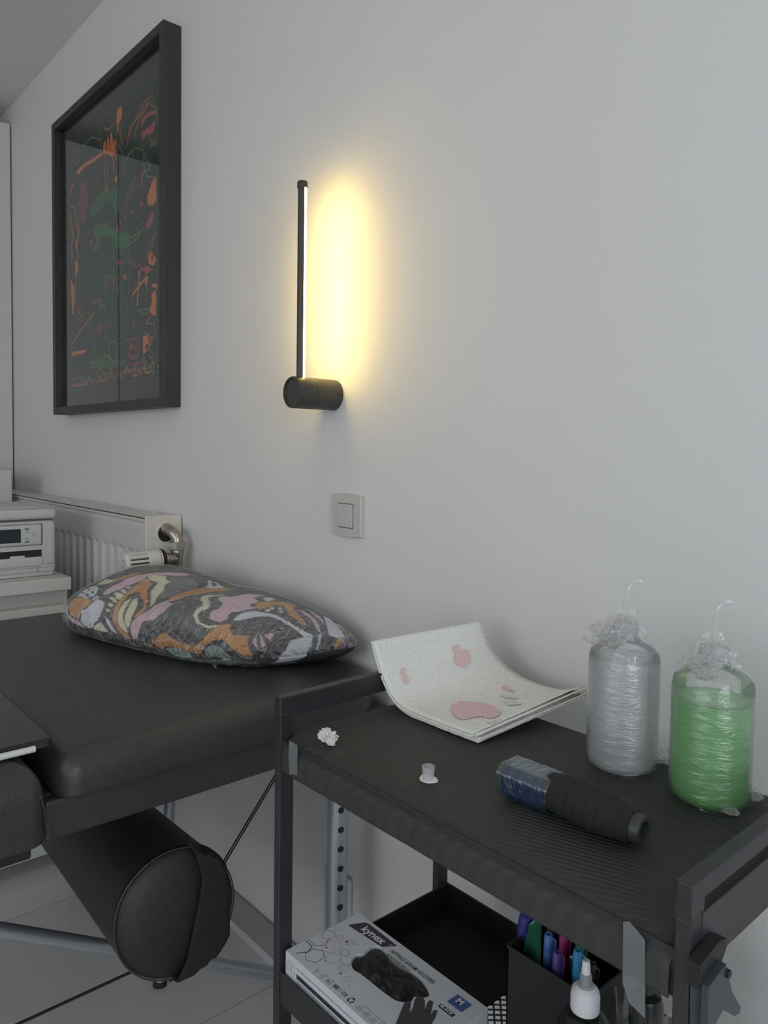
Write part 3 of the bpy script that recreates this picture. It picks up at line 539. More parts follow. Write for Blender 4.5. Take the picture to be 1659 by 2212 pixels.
mb = MB().quadbox((-1.182, WY - .010, .13), (-1.1, WY, .318), .006, 3); mb.obj('plate', SWITCH, t, smooth=True)
for z in (.183, .265):
    MB().lathe([(.0215, 0), (.0215, .0012), (.0195, .0012), (.019, -.006)], (-1.141, WY - .010, z), (0, -1, 0), 32).obj('outlet', SWITCH, t)

# ---------------------------------------------------------------- treatment table
t = thing('massage_table', 'black leatherette treatment table on aluminium legs against the wall', 'treatment table', (-1.43, 0, 0))
def pad(name, x0, x1, y0, y1, z0_, z1_, rc, re, m, n=10, reL=None, mb=None):
    """cushion slab with rounded plan corners rc=(4) and a rounded top edge re"""
    own = mb is None; mb = mb or MB()
    def outline(ins):
        pts = []
        for (cx_, cy_, a) , r in zip((((x1, y0), (0), -90) and ((x1, y0, -90)), (x1, y1, 0), (x0, y1, 90), (x0, y0, 180)), rc):
            sx = -1 if cx_ == x1 else 1; sy = 1 if cy_ == y0 else -1
            rr = max(r - ins, .0015); ox = cx_ + sx * (ins + rr); oy = cy_ + sy * (ins + rr)
            for k in range(n + 1):
                an = math.radians(a + 90 * k / n); pts.append((ox + rr * math.cos(an), oy + rr * math.sin(an)))
        return pts
    prof = [(.006, z0_), (.001, z0_ + .003), (0, z0_ + .008)]
    for k in range(0, 9): an = PI / 2 * k / 8; prof.append((re * (1 - math.cos(an)), z1_ - re + re * math.sin(an)))
    for k in range(1, 4): prof.append((re + .02 * k, z1_ + .0001 * k))
    fr = [[Vector((x, y, z)) for x, y in outline(i)] for i, z in prof]
    mb.ring(fr); return mb.obj(name, m, t, smooth=True, angle=60)
pad('pad', -1.872, -.975, .318, .897, .692, .752, (.03, .10, .26, .03), .034, LEATHER)
# wrinkled side cushion section next to the gap
pb = pad('pad', -1.872, -.968, -.95, .300, .646, .757, (.045, .018, .03, .10), .050, LEATHER)
mb = MB(); mb.tube(bez([(-1.012, .262, .753), (-.992, .275, .744), (-.978, .287, .728), (-.970, .296, .700), (-.968, .2985, .66)], 6), .0013, 6); mb.obj('piping', LEATHER2, pb)
mb = MB(); mb.quadbox((-.995, .303, .640), (-.960, .893, .692), .004, 2) if False else None
mb = MB().quadbox((-1.012, .304, .640), (-.990, .893, .693), .004, 2)
mb.quadbox((-1.86, .304, .640), (-1.838, .62, .693), .004, 2); mb.quadbox((-1.60, .873, .640), (-1.012, .893, .693), .003, 2); mb.quadbox((-1.838, .304, .640), (-1.012, .322, .693), .003, 2)
mb.quadbox((-1.838, .322, .682), (-1.012, .62, .693)); mb.quadbox((-1.60, .62, .682), (-1.012, .873, .693))
mb.obj('skirt_frame', LEATHER, t)
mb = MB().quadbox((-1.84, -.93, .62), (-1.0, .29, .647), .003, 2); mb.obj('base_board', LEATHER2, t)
def leg(p0, p1, r=.018, foot=.03):
    l = MB().tube([p0, p1], r, 28).obj('leg', ALU, t)
    MB().tube([Vector(p0) - Vector((0, 0, 0)), Vector(p0) + (Vector(p1) - Vector(p0)).normalized() * foot], r + .002, 24).obj('rubber_foot', RUBBER, l)
    return l
l1 = leg((-1.022, .805, 0), (-1.022, .805, .645))
fwd = Vector((.84, -.545, 0)).normalized()
for k in range(16):
    z = .5235 + .034 - k * .0347
    if z < .05 or z > .62: continue
    dr = Vector((.95, -.31, 0)).normalized(); sd = Vector((0, 0, 1)).cross(dr)
    mb = MB(); c0 = Vector((-1.022, .805, z))
    pts = []
    for j in range(20):
        an = 2 * PI * j / 20; a_ = .0058 * math.cos(an); h_ = .0058 * math.sin(an)
        ang = a_ / .018; pts.append(c0 + dr * math.cos(ang) * .0183 + sd * math.sin(ang) * .0183 + Vector((0, 0, h_)))
    cen = mb.bm.verts.new(c0 + dr * .0184); vv = [mb.bm.verts.new(p_) for p_ in pts]
    for j in range(20): mb.bm.faces.new((cen, vv[j], vv[(j + 1) % 20]))
    mb.obj('adjustment_hole', DARK, l1)
leg((-1.475, .684, 0), (-1.545, .755, .645), .0125, .011)
leg((-1.022, -.78, 0), (-1.022, -.78, .63)); leg((-1.80, -.78, 0), (-1.80, -.78, .63))
MB().tube([(-1.2, .12, .530), (-1.2, .80, .121)], .0118, 20).obj('strut', ALU, t)
MB().tube([(-1.2, -.06, .64), (-1.2, .125, .527)], .0118, 20).obj('strut', ALU, t)
MB().tube([(-1.79, -.78, .121), (-1.03, -.78, .121)], .010, 16).obj('cross_bar', ALU, t)
for dx in (0, .006): MB().tube([(-1.2 + dx, .885, .632), (-1.2 + dx, .66, .368), (-1.2 + dx, .574, .262)], .0014, 8).obj('cable', RUBBER, t)
MB().tube([(-1.2, .60, .250), (-1.2, .507, .262), (-1.2, .314, .262), (-1.2, -.1, .25), (-1.1, -.77, .25)], .0024, 8).obj('cable', RUBBER, t)
mb = MB()
mb.tube(bez([(-1.005, .893, .752), (-1.008, .894, .766), (-1.000, .894, .776), (-.988, .893, .772), (-.985, .893, .752)], 6), .0011, 6)
mb.tube(bez([(-.992, .893, .75), (-.990, .893, .768), (-.980, .893, .776), (-.968, .893, .768)], 6), .0011, 6); mb.obj('cord_loop', RUBBER, t)

# bolster hung below the table
t = thing('bolster', 'black cylindrical bolster cushion slung below the treatment table', 'bolster', (-1.0, .49, .37))
P0 = Vector((-1.0, .491, .466)); ax = Vector((-.986, .103, -.133)).normalized(); br_ = .0905
up = Vector((0, 0, 1)); up = (up - ax * up.dot(ax)).normalized(); sdv = ax.cross(up)
def bol(s_, an, r): 
    w = .0015 * noise.noise(Vector((s_ * 9, an * 1.2, 3)))
    return P0 + ax * s_ + (up * math.cos(an) + sdv * math.sin(an)) * (r + w)
prof = [(0.0, -.010), (.03, -.009), (.06, -.006), (.080, -.0005), (.0885, .005), (.0905, .012), (.0900, .02)] + [(.0898, s_) for s_ in (.1, .2, .3, .4, .5, .57)] + [(.087, .590), (.07, .597), (0.001, .60)]
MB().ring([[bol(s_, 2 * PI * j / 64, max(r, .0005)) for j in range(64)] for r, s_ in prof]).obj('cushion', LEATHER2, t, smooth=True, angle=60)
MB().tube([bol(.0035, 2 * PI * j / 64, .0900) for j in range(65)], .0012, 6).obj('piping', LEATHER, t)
# wide elastic band crossing the end
mb = MB(); fr = []
path = [(-1.0, .014), (-1.02, .03)]
def band(u, v):
    th_ = -1.02 + 2.04 * u  # across the end from top to bottom
    y = -.030 + .045 * (v * 2 - .0)  # sideways
    w0 = .014; w1 = .074
    h = .102 * math.sin(th_ * PI / 2 / 1.02); w0 = float(np.interp(h, [-.1, -.06, 0, .045, .1], [-.014, .006, .022, .034, .024]))
    lat = w0 + (w1 - w0) * v
    R2 = math.sqrt(max(0, .0915 ** 2 - min(lat, .09) ** 2))
    bulge = -.012 - .010 * (1 - (abs(h) / .102) ** 2) + .006 * v
    hh = max(-R2 - .004, min(R2 + .004, h)); return P0 + up * hh - sdv * (-lat) * 1.0 + ax * (bulge + (.02 if abs(h) > R2 else 0))
mb.grid(lambda u, v: band(u, v), 30, 10); ob = mb.obj('end_band', FABRIC, t)
so = ob.modifiers.new('thickness', 'SOLIDIFY'); so.thickness = .004
for s_ in (.33, .52):
    pc = P0 + ax * s_
    for dy in (-.03, .03):
        box((pc.x - .012, pc.y + dy - .0012, pc.z + .075), (pc.x + .012, pc.y + dy + .0012, .681)).obj('hanging_strap', FABRIC, t)

# tablet with stylus
t = thing('tablet', 'black tablet computer lying on the near left of the treatment table', 'tablet', (-1.1, .2, .757))
def rrect(x0, x1, y0, y1, r, n=6):
    pts = []
    for cx_, cy_, a in ((x1 - r, y0 + r, -90), (x1 - r, y1 - r, 0), (x0 + r, y1 - r, 90), (x0 + r, y0 + r, 180)):
        for k in range(n + 1): an = math.radians(a + 90 * k / n); pts.append((cx_ + r * math.cos(an), cy_ + r * math.sin(an)))
    return pts
oc = rrect(-1.262, -1.008, .13, .322, .012)
MB().prism([(x, y, .7585) for x, y in oc], (0, 0, .009)).obj('case', BLACKM, t)
TAB = mat('tablet_glass', (.018, .016, .017), .16)
sc_ = MB().prism([(x, y, .7675) for x, y in rrect(-1.258, -1.012, .134, .318, .009)], (0, 0, .0006)).obj('screen', TAB, t)
mb = MB().tube([(-1.003, .296, .7575 + .004), (-1.003, .13, .7615)], .0042, 16); o = recenter(mb.obj('stylus_pen', WHITE2)); tag(o, 'white stylus lying along the near edge of the tablet', 'stylus')

PRINT = [('m',[0.3706,0.6271,0.396,0.6946,0.4063,0.7396,0.4582,0.7012,0.5157,0.6132,0.4948,0.5499,0.5105,0.4786,0.5418,0.4147,0.4895,0.4147,0.4373,0.5071,0.4012,0.6063]),('p',[0.0986,0.0913,0.0986,0.1221,0.1249,0.0873,0.1502,0.0545,0.1935,0.0394,0.25,0.0341,0.2871,0.0203,0.3111,0.013,0.25,0.013,0.1813,0.0183,0.1249,0.0341,0.1082,0.0578]),('o',[0.132,0.104,0.1215,0.1515,0.1428,0.1891,0.2104,0.1947,0.2545,0.2004,0.2824,0.1726,0.2871,0.1365,0.2637,0.1129,0.2591,0.0718,0.2545,0.0452,0.2104,0.0482,0.1733,0.0578,0.1464,0.0756]),('w',[0.1464,0.2061,0.1284,0.2667,0.1391,0.3253,0.1773,0.3455,0.2321,0.2988,0.2591,0.2541,0.2637,0.2178,0.241,0.2119,0.2365,0.1891,0.2019,0.2004,0.1733,0.2004]),('d',[0.2277,0.2237,0.2321,0.2119,0.2277,0.2061,0.2146,0.2119,0.2019,0.2237,0.1935,0.2357,0.2019,0.2418,0.2146,0.2357]),('d',[0.2365,0.2604,0.2455,0.2479,0.241,0.2418,0.2277,0.2479,0.2146,0.2604,0.2061,0.273,0.2104,0.273,0.2233,0.273]),('d',[0.1813,0.2858,0.1894,0.273,0.1853,0.273,0.1773,0.273,0.1616,0.2858,0.1502,0.2988,0.1539,0.3054,0.1693,0.2988]),('d',[0.1733,0.2479,0.1813,0.2357,0.1773,0.2297,0.1654,0.2357,0.1502,0.2418,0.1428,0.2541,0.1464,0.2604,0.1616,0.2541]),('w',[0.2591,0.0955,0.2871,0.1175,0.2966,0.1672,0.3111,0.2004,0.3356,0.2061,0.3555,0.1891,0.3706,0.1414,0.3807,0.0997,0.3757,0.0646,0.3605,0.0452,0.3605,0.0267,0.3208,0.0164,0.2871,0.0245,0.2684,0.0367,0.273,0.0646]),('w',[0.3014,0.1672,0.2966,0.2237,0.3062,0.2237,0.3111,0.1672]),('w',[0.2777,0.1891,0.273,0.2357,0.2919,0.2357,0.2919,0.1835]),('p',[0.2919,0.2667,0.2871,0.3054,0.2824,0.3798,0.273,0.4643,0.273,0.5357,0.2871,0.5853,0.3062,0.634,0.3306,0.6946,0.3505,0.7521,0.3706,0.7763,0.3807,0.7333,0.3757,0.6814,0.3455,0.6409,0.3257,0.5993,0.3208,0.5499,0.3306,0.4857,0.3306,0.4218,0.3356,0.3591,0.3257,0.312,0.3208,0.2667,0.3062,0.2541]),('o',[0.2146,0.4572,0.2233,0.5285,0.2365,0.5853,0.2591,0.5853,0.2684,0.5285,0.2545,0.4715,0.241,0.4007,0.2233,0.3798]),('c',[0.1616,0.366,0.1502,0.443,0.2321,0.4288,0.2321,0.3798,0.2019,0.3523]),('c',[0.3356,0.2988,0.3455,0.3186,0.3706,0.312,0.3807,0.3054,0.3858,0.273,0.3757,0.2604]),('c',[0.3405,0.3387,0.3455,0.3591,0.3655,0.3455,0.3706,0.3253,0.3505,0.332]),('c',[0.3405,0.3798,0.3405,0.4077,0.3555,0.4007,0.3555,0.3729]),('c',[0.3405,0.2479,0.3555,0.2667,0.3909,0.2418,0.3858,0.2297]),('c',[0.3655,0.2119,0.3807,0.2178,0.396,0.2061,0.3909,0.1835,0.3757,0.1891]),('c',[0.3807,0.1619,0.4012,0.1672,0.4063,0.1567,0.396,0.1464]),('u',[0.3405,0.4147,0.3356,0.443,0.3505,0.443,0.3655,0.3868,0.3858,0.332,0.4012,0.2667,0.4012,0.2178,0.4218,0.1567,0.4373,0.1175,0.4115,0.1464,0.3909,0.2237,0.3807,0.2923,0.3655,0.3591]),('u',[0.4425,0.1175,0.4843,0.0646,0.5262,0.0223,0.573,0.0114,0.5209,0.0114,0.4791,0.0394,0.4425,0.0756]),('o',[0.3306,0.5357,0.3605,0.5214,0.3858,0.4929,0.4012,0.443,0.4477,0.3798,0.4948,0.3186,0.5523,0.2357,0.5679,0.1835,0.5575,0.1567,0.5418,0.1515,0.5366,0.2004,0.5262,0.2541,0.4686,0.332,0.4373,0.3523,0.4012,0.3937,0.3858,0.3798,0.3858,0.3253,0.4063,0.2604,0.427,0.2004,0.4529,0.1414,0.4791,0.104,0.5209,0.0578,0.5575,0.0341,0.5834,0.0147,0.5471,0.0147,0.5157,0.0341,0.4738,0.0794,0.4373,0.1268,0.4115,0.1891,0.3909,0.2479,0.3757,0.312,0.3655,0.3868,0.3455,0.4572,0.3257,0.5143]),('c',[0.4115,0.3186,0.4115,0.273,0.427,0.2119,0.4529,0.1464,0.4791,0.104,0.5105,0.0682,0.5418,0.0482,0.5627,0.0394,0.5418,0.0718,0.5105,0.1084,0.4791,0.1515,0.4529,0.2061,0.4321,0.2667]),('c',[0.4218,0.3387,0.4321,0.332,0.4686,0.2858,0.5105,0.2061,0.5366,0.1414,0.5523,0.0955,0.5523,0.0718,0.5366,0.0833,0.5105,0.1175,0.4843,0.1726,0.4529,0.2418,0.4218,0.312]),('c',[0.3159,0.5641,0.3257,0.5923,0.3455,0.6202,0.3655,0.634,0.3757,0.6063,0.4012,0.5993,0.4115,0.5499,0.4373,0.5071,0.4634,0.443,0.4843,0.3937,0.5366,0.3186,0.5523,0.2667,0.4843,0.3591,0.4218,0.4359,0.4012,0.4929,0.3909,0.5285,0.3807,0.5428,0.3605,0.5285,0.3356,0.5428]),('p',[0.5575,0.0955,0.5575,0.1414,0.573,0.1891,0.5782,0.2297,0.5679,0.2923,0.5782,0.3253,0.5885,0.3523,0.6345,0.3186,0.6445,0.2794,0.6644,0.2237,0.6595,0.178,0.6595,0.1414,0.6294,0.1316,0.6142,0.1175,0.6193,0.0718,0.6142,0.0223,0.5885,0.0164,0.573,0.0513]),('o',[0.5885,0.3523,0.5418,0.4147,0.5157,0.5,0.5157,0.5499,0.5157,0.6132,0.5157,0.6613,0.573,0.6477,0.6345,0.5712,0.6294,0.5214,0.6142,0.4786,0.604,0.4288,0.6091,0.3798,0.6091,0.3523]),('c',[0.6595,0.4929,0.6743,0.5214,0.6841,0.5071,0.6841,0.4786,0.7129,0.4359,0.7363,0.4218,0.7723,0.3591,0.7679,0.3186,0.781,0.273,0.8147,0.2297,0.8423,0.2237,0.8645,0.2297,0.868,0.2237,0.8423,0.2061,0.8106,0.2119,0.7723,0.2604,0.75,0.312,0.7409,0.3729,0.7129,0.4077,0.6938,0.4218,0.6644,0.4643]),('c',[0.6743,0.4643,0.6743,0.5214,0.6986,0.5782,0.6986,0.557,0.6841,0.5071,0.6889,0.4643,0.727,0.4288,0.759,0.3868,0.7679,0.3591,0.7635,0.3387]),('c',[0.8346,0.2237,0.8536,0.2297,0.8645,0.2541,0.868,0.2794,0.8716,0.2357,0.8609,0.2061,0.8461,0.2004]),('o',[0.6889,0.0183,0.7081,0.0423,0.7316,0.0756,0.7455,0.0873,0.7679,0.0612,0.8023,0.0513,0.8423,0.0482,0.8609,0.0394,0.8819,0.0513,0.8918,0.104,0.8819,0.1947,0.9076,0.1464,0.9076,0.104,0.9106,0.0612,0.9165,0.0267,0.9106,0.01,0.8645,0.0114,0.8147,0.0164,0.7854,0.0183,0.7635,0.0203,0.7316,0.0041,0.7129,0.0073]),('t',[0.7455,0.0073,0.7854,0.0164,0.8267,0.0147,0.8645,0.0073,0.868,-0.0033,0.8147,-0.0062,0.7635,0.0008]),('l',[0.6142,0.0073,0.6595,0.0147,0.6889,0.01,0.7081,0.0033,0.6694,0.0033]),('c',[0.3555,0.0183,0.3757,0.0482,0.396,0.0682,0.4373,0.0341,0.4477,0.0267,0.4063,0.0203]),('w',[0.4012,0.1129,0.4321,0.0955,0.4686,0.0578,0.4948,0.0315,0.4634,0.0394,0.4321,0.0682]),('p',[0.7081,0.5071,0.7081,0.5285,0.7223,0.5712,0.7176,0.634,0.7129,0.688,0.7176,0.7333,0.7363,0.7459,0.7455,0.6814,0.7545,0.6477,0.781,0.634,0.7939,0.6063,0.7939,0.5712,0.8147,0.5428,0.8227,0.557,0.8307,0.5428,0.8307,0.4857,0.8346,0.443,0.8267,0.4147,0.8384,0.3729,0.8536,0.3387,0.8572,0.2923,0.8384,0.2794,0.8187,0.2858,0.8023,0.3186,0.7896,0.3523,0.7896,0.3868,0.7767,0.4288,0.759,0.4643,0.7316,0.4786]),('o',[0.8853,0.1221,0.8785,0.178,0.8716,0.2297,0.8716,0.2794,0.8751,0.3054,0.8886,0.3054,0.9045,0.2667,0.9277,0.2418,0.9356,0.273,0.9455,0.3054,0.9609,0.2604,0.9787,0.2237,0.9938,0.2061,0.9954,0.1567,0.9891,0.1365,0.9739,0.1365,0.9524,0.1567,0.9277,0.1672,0.9165,0.1365,0.9135,0.0873,0.9076,0.0682]),('t',[0.9249,0.0394,0.9249,0.0756,0.9356,0.104,0.9546,0.104,0.9771,0.0794,0.993,0.0794,1.0022,0.0513,1.0261,0.0267,0.9455,-0.0005,0.933,0.0073]),('w',[0.8645,0.366,0.8498,0.4147,0.8423,0.4715,0.8423,0.5214,0.8609,0.5499,0.8819,0.5782,0.9165,0.5853,0.9407,0.5923,0.9629,0.6063,0.9722,0.6271,0.9755,0.5641,0.9609,0.5641,0.933,0.5641,0.9076,0.557,0.8819,0.5357,0.8785,0.4786,0.8785,0.4218,0.8785,0.3729,0.8716,0.3591]),('w',[0.9755,0.557,0.9739,0.6202,0.993,0.5641,0.9999,0.5071,1.012,0.4572,1.0184,0.3868,1.0184,0.3186,1.0,0.3387,0.9946,0.4077,0.9787,0.4786]),('o',[0.7896,0.634,0.7981,0.7077,0.8023,0.7763,0.8267,0.7763,0.8572,0.7206,0.8886,0.6946,0.9193,0.6747,0.9407,0.6545,0.9356,0.634,0.9045,0.6477,0.8853,0.6477,0.8572,0.6814,0.8307,0.7012,0.8227,0.668,0.8384,0.5923,0.8423,0.5499,0.8227,0.557,0.8023,0.5923]),('o',[0.5471,0.6271,0.5782,0.6477,0.6193,0.6613,0.6495,0.6814,0.6545,0.6202,0.6395,0.5712,0.6243,0.5285]),('p',[0.8609,0.7521,0.868,0.7643,0.8918,0.7582,0.9193,0.7459,0.9431,0.7206,0.9668,0.6814,0.9609,0.6747,0.9382,0.7012,0.9135,0.727,0.8886,0.727]),('p',[0.8384,0.822,0.868,0.8109,0.8918,0.8165,0.9165,0.7939,0.9407,0.7582,0.9165,0.7763,0.8951,0.7822]),('w',[0.8853,0.8536,0.8983,0.8779,0.9431,0.8536,0.9787,0.8165,0.9843,0.8109,0.983,0.7459,0.9755,0.7142,0.9546,0.7521,0.9304,0.7881]),('o',[0.9856,0.7459,0.9868,0.7881,0.9961,0.7333,0.9999,0.6814,0.9993,0.6814,0.9938,0.7142]),('u',[0.9868,0.7881,0.9787,0.8381,0.993,0.8433,0.9987,0.8053,0.9998,0.7459,0.9996,0.7077,0.9961,0.7333]),('o',[0.9546,0.8381,0.9568,0.8916,0.9704,0.8825,0.9787,0.8635,0.9649,0.8381]),('w',[0.9222,0.8779,0.933,0.8916,0.9524,0.8916,0.9546,0.8916,0.9455,0.8586]),('w',[0.8461,0.5782,0.8423,0.6063,0.8536,0.5923,0.8609,0.5641]),('w',[0.8346,0.6202,0.8384,0.6409,0.8461,0.6271,0.8536,0.6063]),('w',[0.8536,0.634,0.8346,0.6814,0.8572,0.6545]),('w',[0.8645,0.6132,0.8645,0.6477,0.8751,0.6271]),('w',[0.9704,0.6613,0.9704,0.6814,0.9911,0.6202,0.9998,0.5712,0.9987,0.5712,0.9891,0.6132]),('w',[0.759,0.6946,0.75,0.7459,0.781,0.7333,0.7896,0.668]),('w',[0.5262,0.6613,0.427,0.8109,0.4634,0.822,0.604,0.6814,0.5782,0.6477]),('d',[0.4477,0.7996,0.4738,0.8053,0.5262,0.7077]),('p',[0.9609,0.2923,0.9524,0.332,0.9911,0.2541,0.9816,0.2667,0.9722,0.273]),('p',[0.9502,0.3591,0.9479,0.3729,0.9801,0.3253,0.9843,0.2923,0.9704,0.3186]),('p',[0.9524,0.3798,0.9502,0.4218,0.9546,0.4359,0.9739,0.366,0.9739,0.3798])]
PCOL = dict(o=(.50, .23, .055), p=(.60, .41, .47), c=(.62, .63, .43), w=(.60, .62, .68), d=(.045, .045, .048), m=(.13, .135, .14), u=(.11, .075, .13), t=(.25, .33, .31), l=(.20, .15, .06))
PA, PB, PC_, PD = [np.array(q_) for q_ in ((-1.704, 0.529, 0.768), (-1.162, 0.661, 0.766), (-1.006, 0.913, 0.794), (-1.757, 0.786, 0.861))]
def pillow_pt(u, v, side, lift=0.0):
    s = 2 * u - 1; tt = 2 * v - 1
    s2 = s * (1 - .05 * (1 - tt * tt) * .6); t2 = tt * (1 + .08 * (1 - s * s))
    s2 = s2 * (1 - .20 * tt ** 4 * abs(s) ** 3); t2 = t2 * (1 - .20 * s ** 4 * abs(tt) ** 3)
    a_ = (s2 + 1) / 2; b_ = (t2 + 1) / 2
    seam = PA * (1 - a_) * (1 - b_) + PB * a_ * (1 - b_) + PC_ * a_ * b_ + PD * (1 - a_) * b_
    f = max(0, (1 - abs(s) ** 3.2)) ** .55 * max(0, (1 - abs(tt) ** 2.4)) ** .6
    if side > 0:
        h = .082 * f * (1 - .22 * math.exp(-((s + .05) / .22) ** 2)) * (1 + .10 * s)
        n = np.array([.12, -.42, 1.0]); n /= np.linalg.norm(n)
        wr = .0022 * f * noise.noise(Vector((u * 9, v * 4, 2))) + .0012 * f * noise.noise(Vector((u * 24, v * 10, 5)))
        p = seam + n * (h + lift + wr) + np.array([0, -.03 * f * (1 - v), 0]); 
    else:
        z = seam[2] + (.7535 - seam[2]) * min(1, f * 1.6)
        p = np.array([seam[0], seam[1] - .02 * f * (1 - v), max(z, .7535)]) - np.array([0, 0, lift * .3])
        p[2] = max(p[2], .7533 - lift * .2)
    return p
t = thing('pillow', 'patterned pillow in clear film lying on the black treatment table', 'pillow', (-1.4, .7, .7525))
nu, nv = 360, 220
cuv = np.array([[i / nu, j / nv] for i in range(nu + 1) for j in range(nv + 1)])
def pillow_colours(UV_):
    col = np.tile(np.array(PCOL['d']), (len(UV_), 1))
    for k, P in PRINT: col[in_poly(UV_, P)] = PCOL[k]
    return col
PRT = vcol('pillow_fabric', 'print_colour', .75, .25)
for sd_, nm in ((1, 'pillow_cover'), (-1, 'pillow_underside')):
    m_v = nv if sd_ > 0 else 220
    cu_ = np.array([[.5 - .5 * math.cos(PI * i / nu), .5 - .5 * math.cos(PI * j / m_v)] for i in range(nu + 1) for j in range(m_v + 1)])
    V = np.array([pillow_pt(a_, b_, sd_) for a_, b_ in cu_])
    UVs = cu_.copy()
    if sd_ < 0:
        sm_ = (1 - UVs[:, 0]) < UVs[:, 1]; UVs = np.stack([np.where(sm_, 2 - UVs[:, 0], UVs[:, 0]), np.where(sm_, UVs[:, 1], -UVs[:, 1])], -1)
    grid_mesh(nm, V, nu, m_v, pillow_colours(UVs), PRT, t, smooth=True)
def wrap_pt(u, v):
    p = pillow_pt(u, min(v, 1), 1, .0035); s = 2 * u - 1
    w = .0022 * noise.noise(Vector((u * 34 + v * 8, v * 13, 1))) + .0016 * noise.noise(Vector((u * 18 - v * 20, v * 26, 4)))
    e = min(u, 1 - u, v, 1 - v)
    p = p + np.array([0, -.3, 1]) * (w + .0)
    if e < .06: p = p + np.array([s * .010, (2 * v - 1) * .006 - .004, .001]) * (1 - e / .06)
    p[1] = min(p[1], .9); p[2] = max(p[2], .7545); return p
V = np.array([wrap_pt(.5 - .5 * math.cos(PI * i / 150), .5 - .5 * math.cos(PI * j / 110)) for i in range(151) for j in range(111)])
grid_mesh('plastic_wrap', V, 150, 110, None, WRAP, t, smooth=True)
V = np.array([np.maximum(pillow_pt(i / 120, j / 40 * .5, -1) + np.array([0, -.004, -.001]), [-9, -9, .7532]) for i in range(121) for j in range(41)])
grid_mesh('plastic_wrap', V, 120, 40, None, WRAP, t, smooth=True)
# loose tails of film
mb = MB(); tl = [(-1.235, .700, .785), (-1.222, .680, .768), (-1.206, .664, .7555), (-1.192, .660, .7545)]
a = [mb.bm.verts.new(Vector(p_) + Vector((.004, .003, .002)) * (3 - k) * .5) for k, p_ in enumerate(tl)]; b = [mb.bm.verts.new(Vector(p_) - Vector((.006, .003, 0)) * (3 - k) * .6) for k, p_ in enumerate(tl)]
for k in range(3): mb.bm.faces.new((a[k], a[k + 1], b[k + 1], b[k]))
mb.obj('film_tail', CRUMPLE, t)


# ---------------------------------------------------------------- utility cart
t = thing('utility_cart', 'black metal trolley with ribbed top standing beside the treatment table', 'trolley', (-.49, .645, 0))
KX0, KX1, KY0, KY1 = -.757, -.236, .498, .795
for x in (KX0, KX1 - .012):
    for y in (KY0, KY1 - .02):
        l = box((x, y, .03), (x + .012, y + .02, .8265 if x < -.5 else .8255), .0012).obj('post', BLACKM, t)
        MB().lathe([(.012, -.004), (.012, .004)], (x + .006, y + .01, .016), (0, 1, 0), 20).obj('caster', RUBBER, t) if False else MB().lathe([(.004, -.010), (.016, -.009), (.016, .009), (.004, .010)], (x + .006, y + .01, .016), (1, 0, 0), 20).obj('caster', RUBBER, l)
box((KX0 - .0004, KY0 - .0004, .8265), (KX0 + .0124, KY1 + .0004, .852), .0015).obj('end_rail', BLACKM, t)
# right end plate with a slot
mb = MB(); mb.quadbox((KX1 - .012, KY0, .8365), (KX1, KY1, .852), .0012); mb.quadbox((KX1 - .002, KY0 + .016, .795), (KX1 + .0006, KY1 - .01, .827), .0006)
mb.quadbox((KX1 - .0118, KY0 + .0002, .8255), (KX1 - .0002, KY0 + .0198, .837)); mb.quadbox((KX1 - .0118, KY1 - .0198, .8255), (KX1 - .0002, KY1 - .0002, .837)); mb.obj('end_rail', BLACKM, t)
def tray(z0_, z1_, name, floor_mesh=False):
    mb = MB(); w = .002
    mb.quadbox((KX0 + .012, KY0 + .002, z0_), (KX1 - .012, KY0 + .002 + w, z1_), .0006, 1); mb.quadbox((KX0 + .012, KY1 - w, z0_), (KX1 - .012, KY1, z1_), .0006, 1)
    mb.quadbox((KX0 + .012, KY0 + .004, z0_), (KX0 + .012 + w, KY1 - w, z1_), .0006, 1); mb.quadbox((KX1 - .012 - w, KY0 + .004, z0_), (KX1 - .012, KY1 - w, z1_), .0006, 1)
    return mb
mb = tray(.765, .800, 'top'); mb.quadbox((KX0 + .014, KY0 + .004, .770), (KX1 - .014, KY1 - .002, .773)); mb.obj('top_tray', BLACKM, t)
# ribbed liner wrapped over the top tray
RIB = mat('ribbed_liner_rubber', (.030, .030, .030), .62, spec=.35)
def rib_nodes():
    nt = RIB.node_tree; N = nt.nodes.new; b = nt.nodes['Principled BSDF']
    tc = N('ShaderNodeTexCoord'); mp = N('ShaderNodeMapping'); mp.inputs['Rotation'].default_value = (0, 0, -math.radians(17.7))
    wv = N('ShaderNodeTexWave'); wv.bands_direction = 'Y'; wv.inputs['Scale'].default_value = 52; wv.inputs['Distortion'].default_value = .0
    bp = N('ShaderNodeBump'); bp.inputs['Strength'].default_value = .55; bp.inputs['Distance'].default_value = .0012
    L = nt.links.new; L(tc.outputs['Object'], mp.inputs[0]); L(mp.outputs[0], wv.inputs[0]); L(wv.outputs['Fac'], bp.inputs['Height']); L(bp.outputs[0], b.inputs['Normal'])
    no = N('ShaderNodeTexNoise'); no.inputs['Scale'].default_value = 9; rp = N('ShaderNodeValToRGB')
    rp.color_ramp.elements[0].color = (.036, .036, .036, 1); rp.color_ramp.elements[1].color = (.043, .043, .042, 1)
    L(tc.outputs['Object'], no.inputs[0]); L(no.outputs[0], rp.inputs[0]); L(rp.outputs[0], b.inputs['Base Color'])
rib_nodes()
